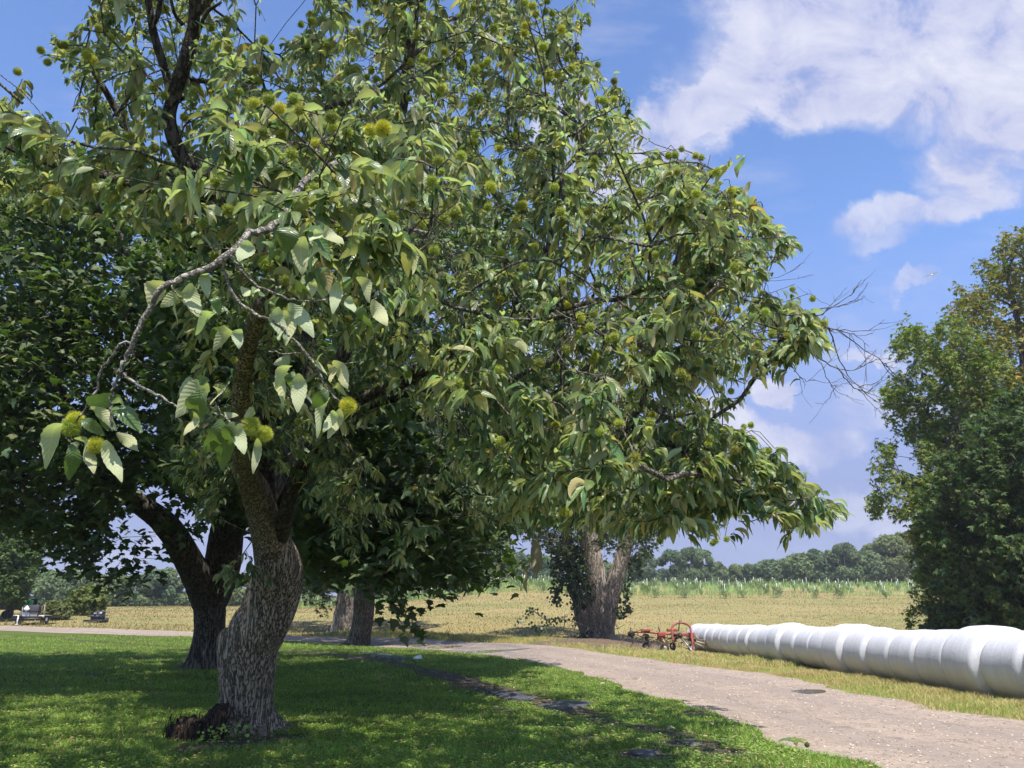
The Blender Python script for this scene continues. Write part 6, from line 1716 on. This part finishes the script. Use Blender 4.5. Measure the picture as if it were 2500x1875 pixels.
# ================================================================== SKY, SUN, RENDER
SUN = np.array([.08, -.46, .88]); SUN /= np.linalg.norm(SUN)
sun = bpy.data.lights.new('sun', 'SUN'); sun.energy = 4.6; sun.angle = R_(.53); sun.color = (1, .95, .86)
so = bpy.data.objects.new('sun', sun); C.objects.link(so)
so.rotation_euler = Vector(tuple(-SUN)).to_track_quat('-Z', 'Y').to_euler(); so.location = (10, -10, 40)
w = bpy.data.worlds.new('World'); bpy.context.scene.world = w; w.use_nodes = True
nt = w.node_tree; nt.nodes.clear(); t = NT(nt)
out = nt.nodes.new('ShaderNodeOutputWorld'); bg = t.n('Background'); bg.inputs['Strength'].default_value = .13
sky = t.n('TexSky'); sky.sky_type = 'NISHITA'; sky.sun_disc = False
sky.sun_elevation = math.asin(SUN[2]); sky.sun_rotation = math.atan2(SUN[0], SUN[1])
sky.air_density = 1.0; sky.dust_density = .6; sky.ozone_density = 2.2; sky.altitude = 200
dirn = t.n('TexCoord').outputs['Generated']
sep = t.n('SeparateXYZ'); t.l(dirn, sep.inputs[0])
yy = t.math('MAXIMUM', sep.outputs[1], .12)
gxn = t.math('DIVIDE', sep.outputs[0], yy); gzn = t.math('DIVIDE', sep.outputs[2], yy)
comb = t.n('CombineXYZ'); t.l(gxn, comb.inputs[0]); t.l(gzn, comb.inputs[1])
wn = t.n('TexNoise'); wn.inputs['Scale'].default_value = 5.; wn.inputs['Detail'].default_value = 6; wn.inputs['Roughness'].default_value = .6; t.l(comb.outputs[0], wn.inputs['Vector'])
sc = t.n('VectorMath', operation='SUBTRACT'); t.l(wn.outputs['Color'], sc.inputs[0]); sc.inputs[1].default_value = (.5, .5, .5)
sc2 = t.n('VectorMath', operation='SCALE'); t.l(sc.outputs[0], sc2.inputs[0]); sc2.inputs['Scale'].default_value = .26
wp = t.n('VectorMath', operation='ADD'); t.l(comb.outputs[0], wp.inputs[0]); t.l(sc2.outputs[0], wp.inputs[1])
# cloud banks: centre, half axes and tilt of each, as measured slopes of the viewing direction
def slope(px_, py_):
    d = ray(px_, py_); return d[0] / d[1], d[2] / d[1]
CL = [(2080, 120, 430, 150, .12, 1.), (1800, 210, 250, 110, .5, .9), (2400, 190, 300, 170, .0, .95), (2050, 30, 350, 110, 0, .9), (1600, 330, 170, 90, .6, .7), (2420, 350, 220, 110, .35, .75), (2330, 480, 280, 70, .3, .55), (2150, 540, 170, 50, .3, .5), (2140, 600, 130, 40, .2, .35),
      (1500, 420, 150, 130, 0, .6), (2240, 738, 90, 24, .1, .4), (1900, 935, 100, 36, .25, .8), (2200, 890, 130, 26, .1, .5), (1960, 1070, 190, 55, .0, .55), (1750, 1040, 120, 60, 0, .7), (1280, 900, 200, 120, 0, .5), (2060, 1240, 330, 60, 0, .4), (1720, 1210, 160, 60, 0, .45), (2250, 1010, 220, 60, .1, .35), (2480, 60, 240, 200, 0, 1.), (1380, 330, 90, 80, 0, .6), (400, 1320, 200, 50, 0, .3), (1650, 930, 80, 40, .3, .5)]
mask = None
for (x, y, ax, ay, tl_, op) in CL:
    u0, v0 = slope(x, y); u1, v1 = slope(x + ax, y); u2, v2 = slope(x, y - ay)
    A_, B_ = abs(u1 - u0), abs(v2 - v0)
    mp = t.n('Mapping'); mp.vector_type = 'TEXTURE'; mp.inputs['Location'].default_value = (u0, v0, 0); mp.inputs['Rotation'].default_value = (0, 0, tl_); mp.inputs['Scale'].default_value = (A_, B_, 1)
    t.l(wp.outputs[0], mp.inputs['Vector'])
    ln = t.n('VectorMath', operation='LENGTH'); t.l(mp.outputs[0], ln.inputs[0])
    m_ = t.mapr(ln.outputs['Value'], .55, 1.15, min(1, op * 1.2), 0., True)
    mask = m_ if mask is None else t.math('MAXIMUM', mask, m_)
det = t.noise(comb.outputs[0], 7., 8, .62, .4)
det2 = t.noise(t.scale(comb.outputs[0], (3., 9., 1)), 1., 6, .6)
cm = t.math('MULTIPLY', mask, t.mapr(det, .33, .52, .5, 1.3), clamp=True)
# thin background cloud elsewhere, for the rest of the dome
pz = t.math('ADD', t.math('ABSOLUTE', sep.outputs[2]), .18)
c2 = t.n('CombineXYZ'); t.l(t.math('DIVIDE', sep.outputs[0], pz), c2.inputs[0]); t.l(t.math('DIVIDE', sep.outputs[1], pz), c2.inputs[1])
gen = t.mapr(t.noise(c2.outputs[0], .9, 7, .6), .50, .72, 0, .8, True)
front = t.mapr(sep.outputs[1], .1, .35, 0, 1, True)
gen = t.math('MULTIPLY', gen, t.math('SUBTRACT', 1., front))
wisp = t.math('MULTIPLY', t.mapr(det2, .5, .72, 0, .28, True), front)
cm = t.math('MAXIMUM', t.math('MAXIMUM', cm, gen), wisp)
# milky lilac air low over the horizon, greyer cloud bank
low = t.mapr(gzn, .10, .60, 1., 0., True)
skyc = t.mix(1.0, sky.outputs[0], (.82, .90, 1.09), 'MULTIPLY')
skyc = t.mix(t.math('MULTIPLY', low, .9), skyc, (1.38, 1.52, 2.6))
shade = t.mix(t.mapr(det, .35, .7), (1.9, 2.1, 3.3), (3.5, 3.55, 4.05))
col = t.mix(cm, skyc, shade)
t.l(col, bg.inputs['Color']); t.l(bg.outputs[0], out.inputs['Surface'])

# the air between here and the far trees
m, nt2, out2 = new_mat('haze_air'); t2_ = NT(nt2)
pv = t2_.n('VolumePrincipled'); pv.inputs['Density'].default_value = .00045; pv.inputs['Color'].default_value = (.86, .92, 1, 1); pv.inputs['Anisotropy'].default_value = .2
t2_.l(pv.outputs[0], out2.inputs['Volume'])
b = MB(); b.box((0, 130, 16), (520, 520, 44)); tag(b.build('haze', m, smooth=False), 'thin summer haze over the fields', 'haze', None, 'stuff')
sc_ = bpy.context.scene
sc_.view_settings.view_transform = 'Standard'; sc_.view_settings.look = 'None'
sc_.view_settings.exposure = 0.9; sc_.view_settings.gamma = 1.0
sc_.render.engine = 'CYCLES'
cy = sc_.cycles
cy.max_bounces = 6; cy.diffuse_bounces = 3; cy.glossy_bounces = 2; cy.transmission_bounces = 3; cy.transparent_max_bounces = 4
cy.caustics_reflective = False; cy.caustics_refractive = False
cy.use_denoising = True
try: cy.denoiser = 'OPENIMAGEDENOISE'
except Exception: pass
cy.use_adaptive_sampling = True; cy.adaptive_threshold = .015
cy.sample_clamp_indirect = 6.
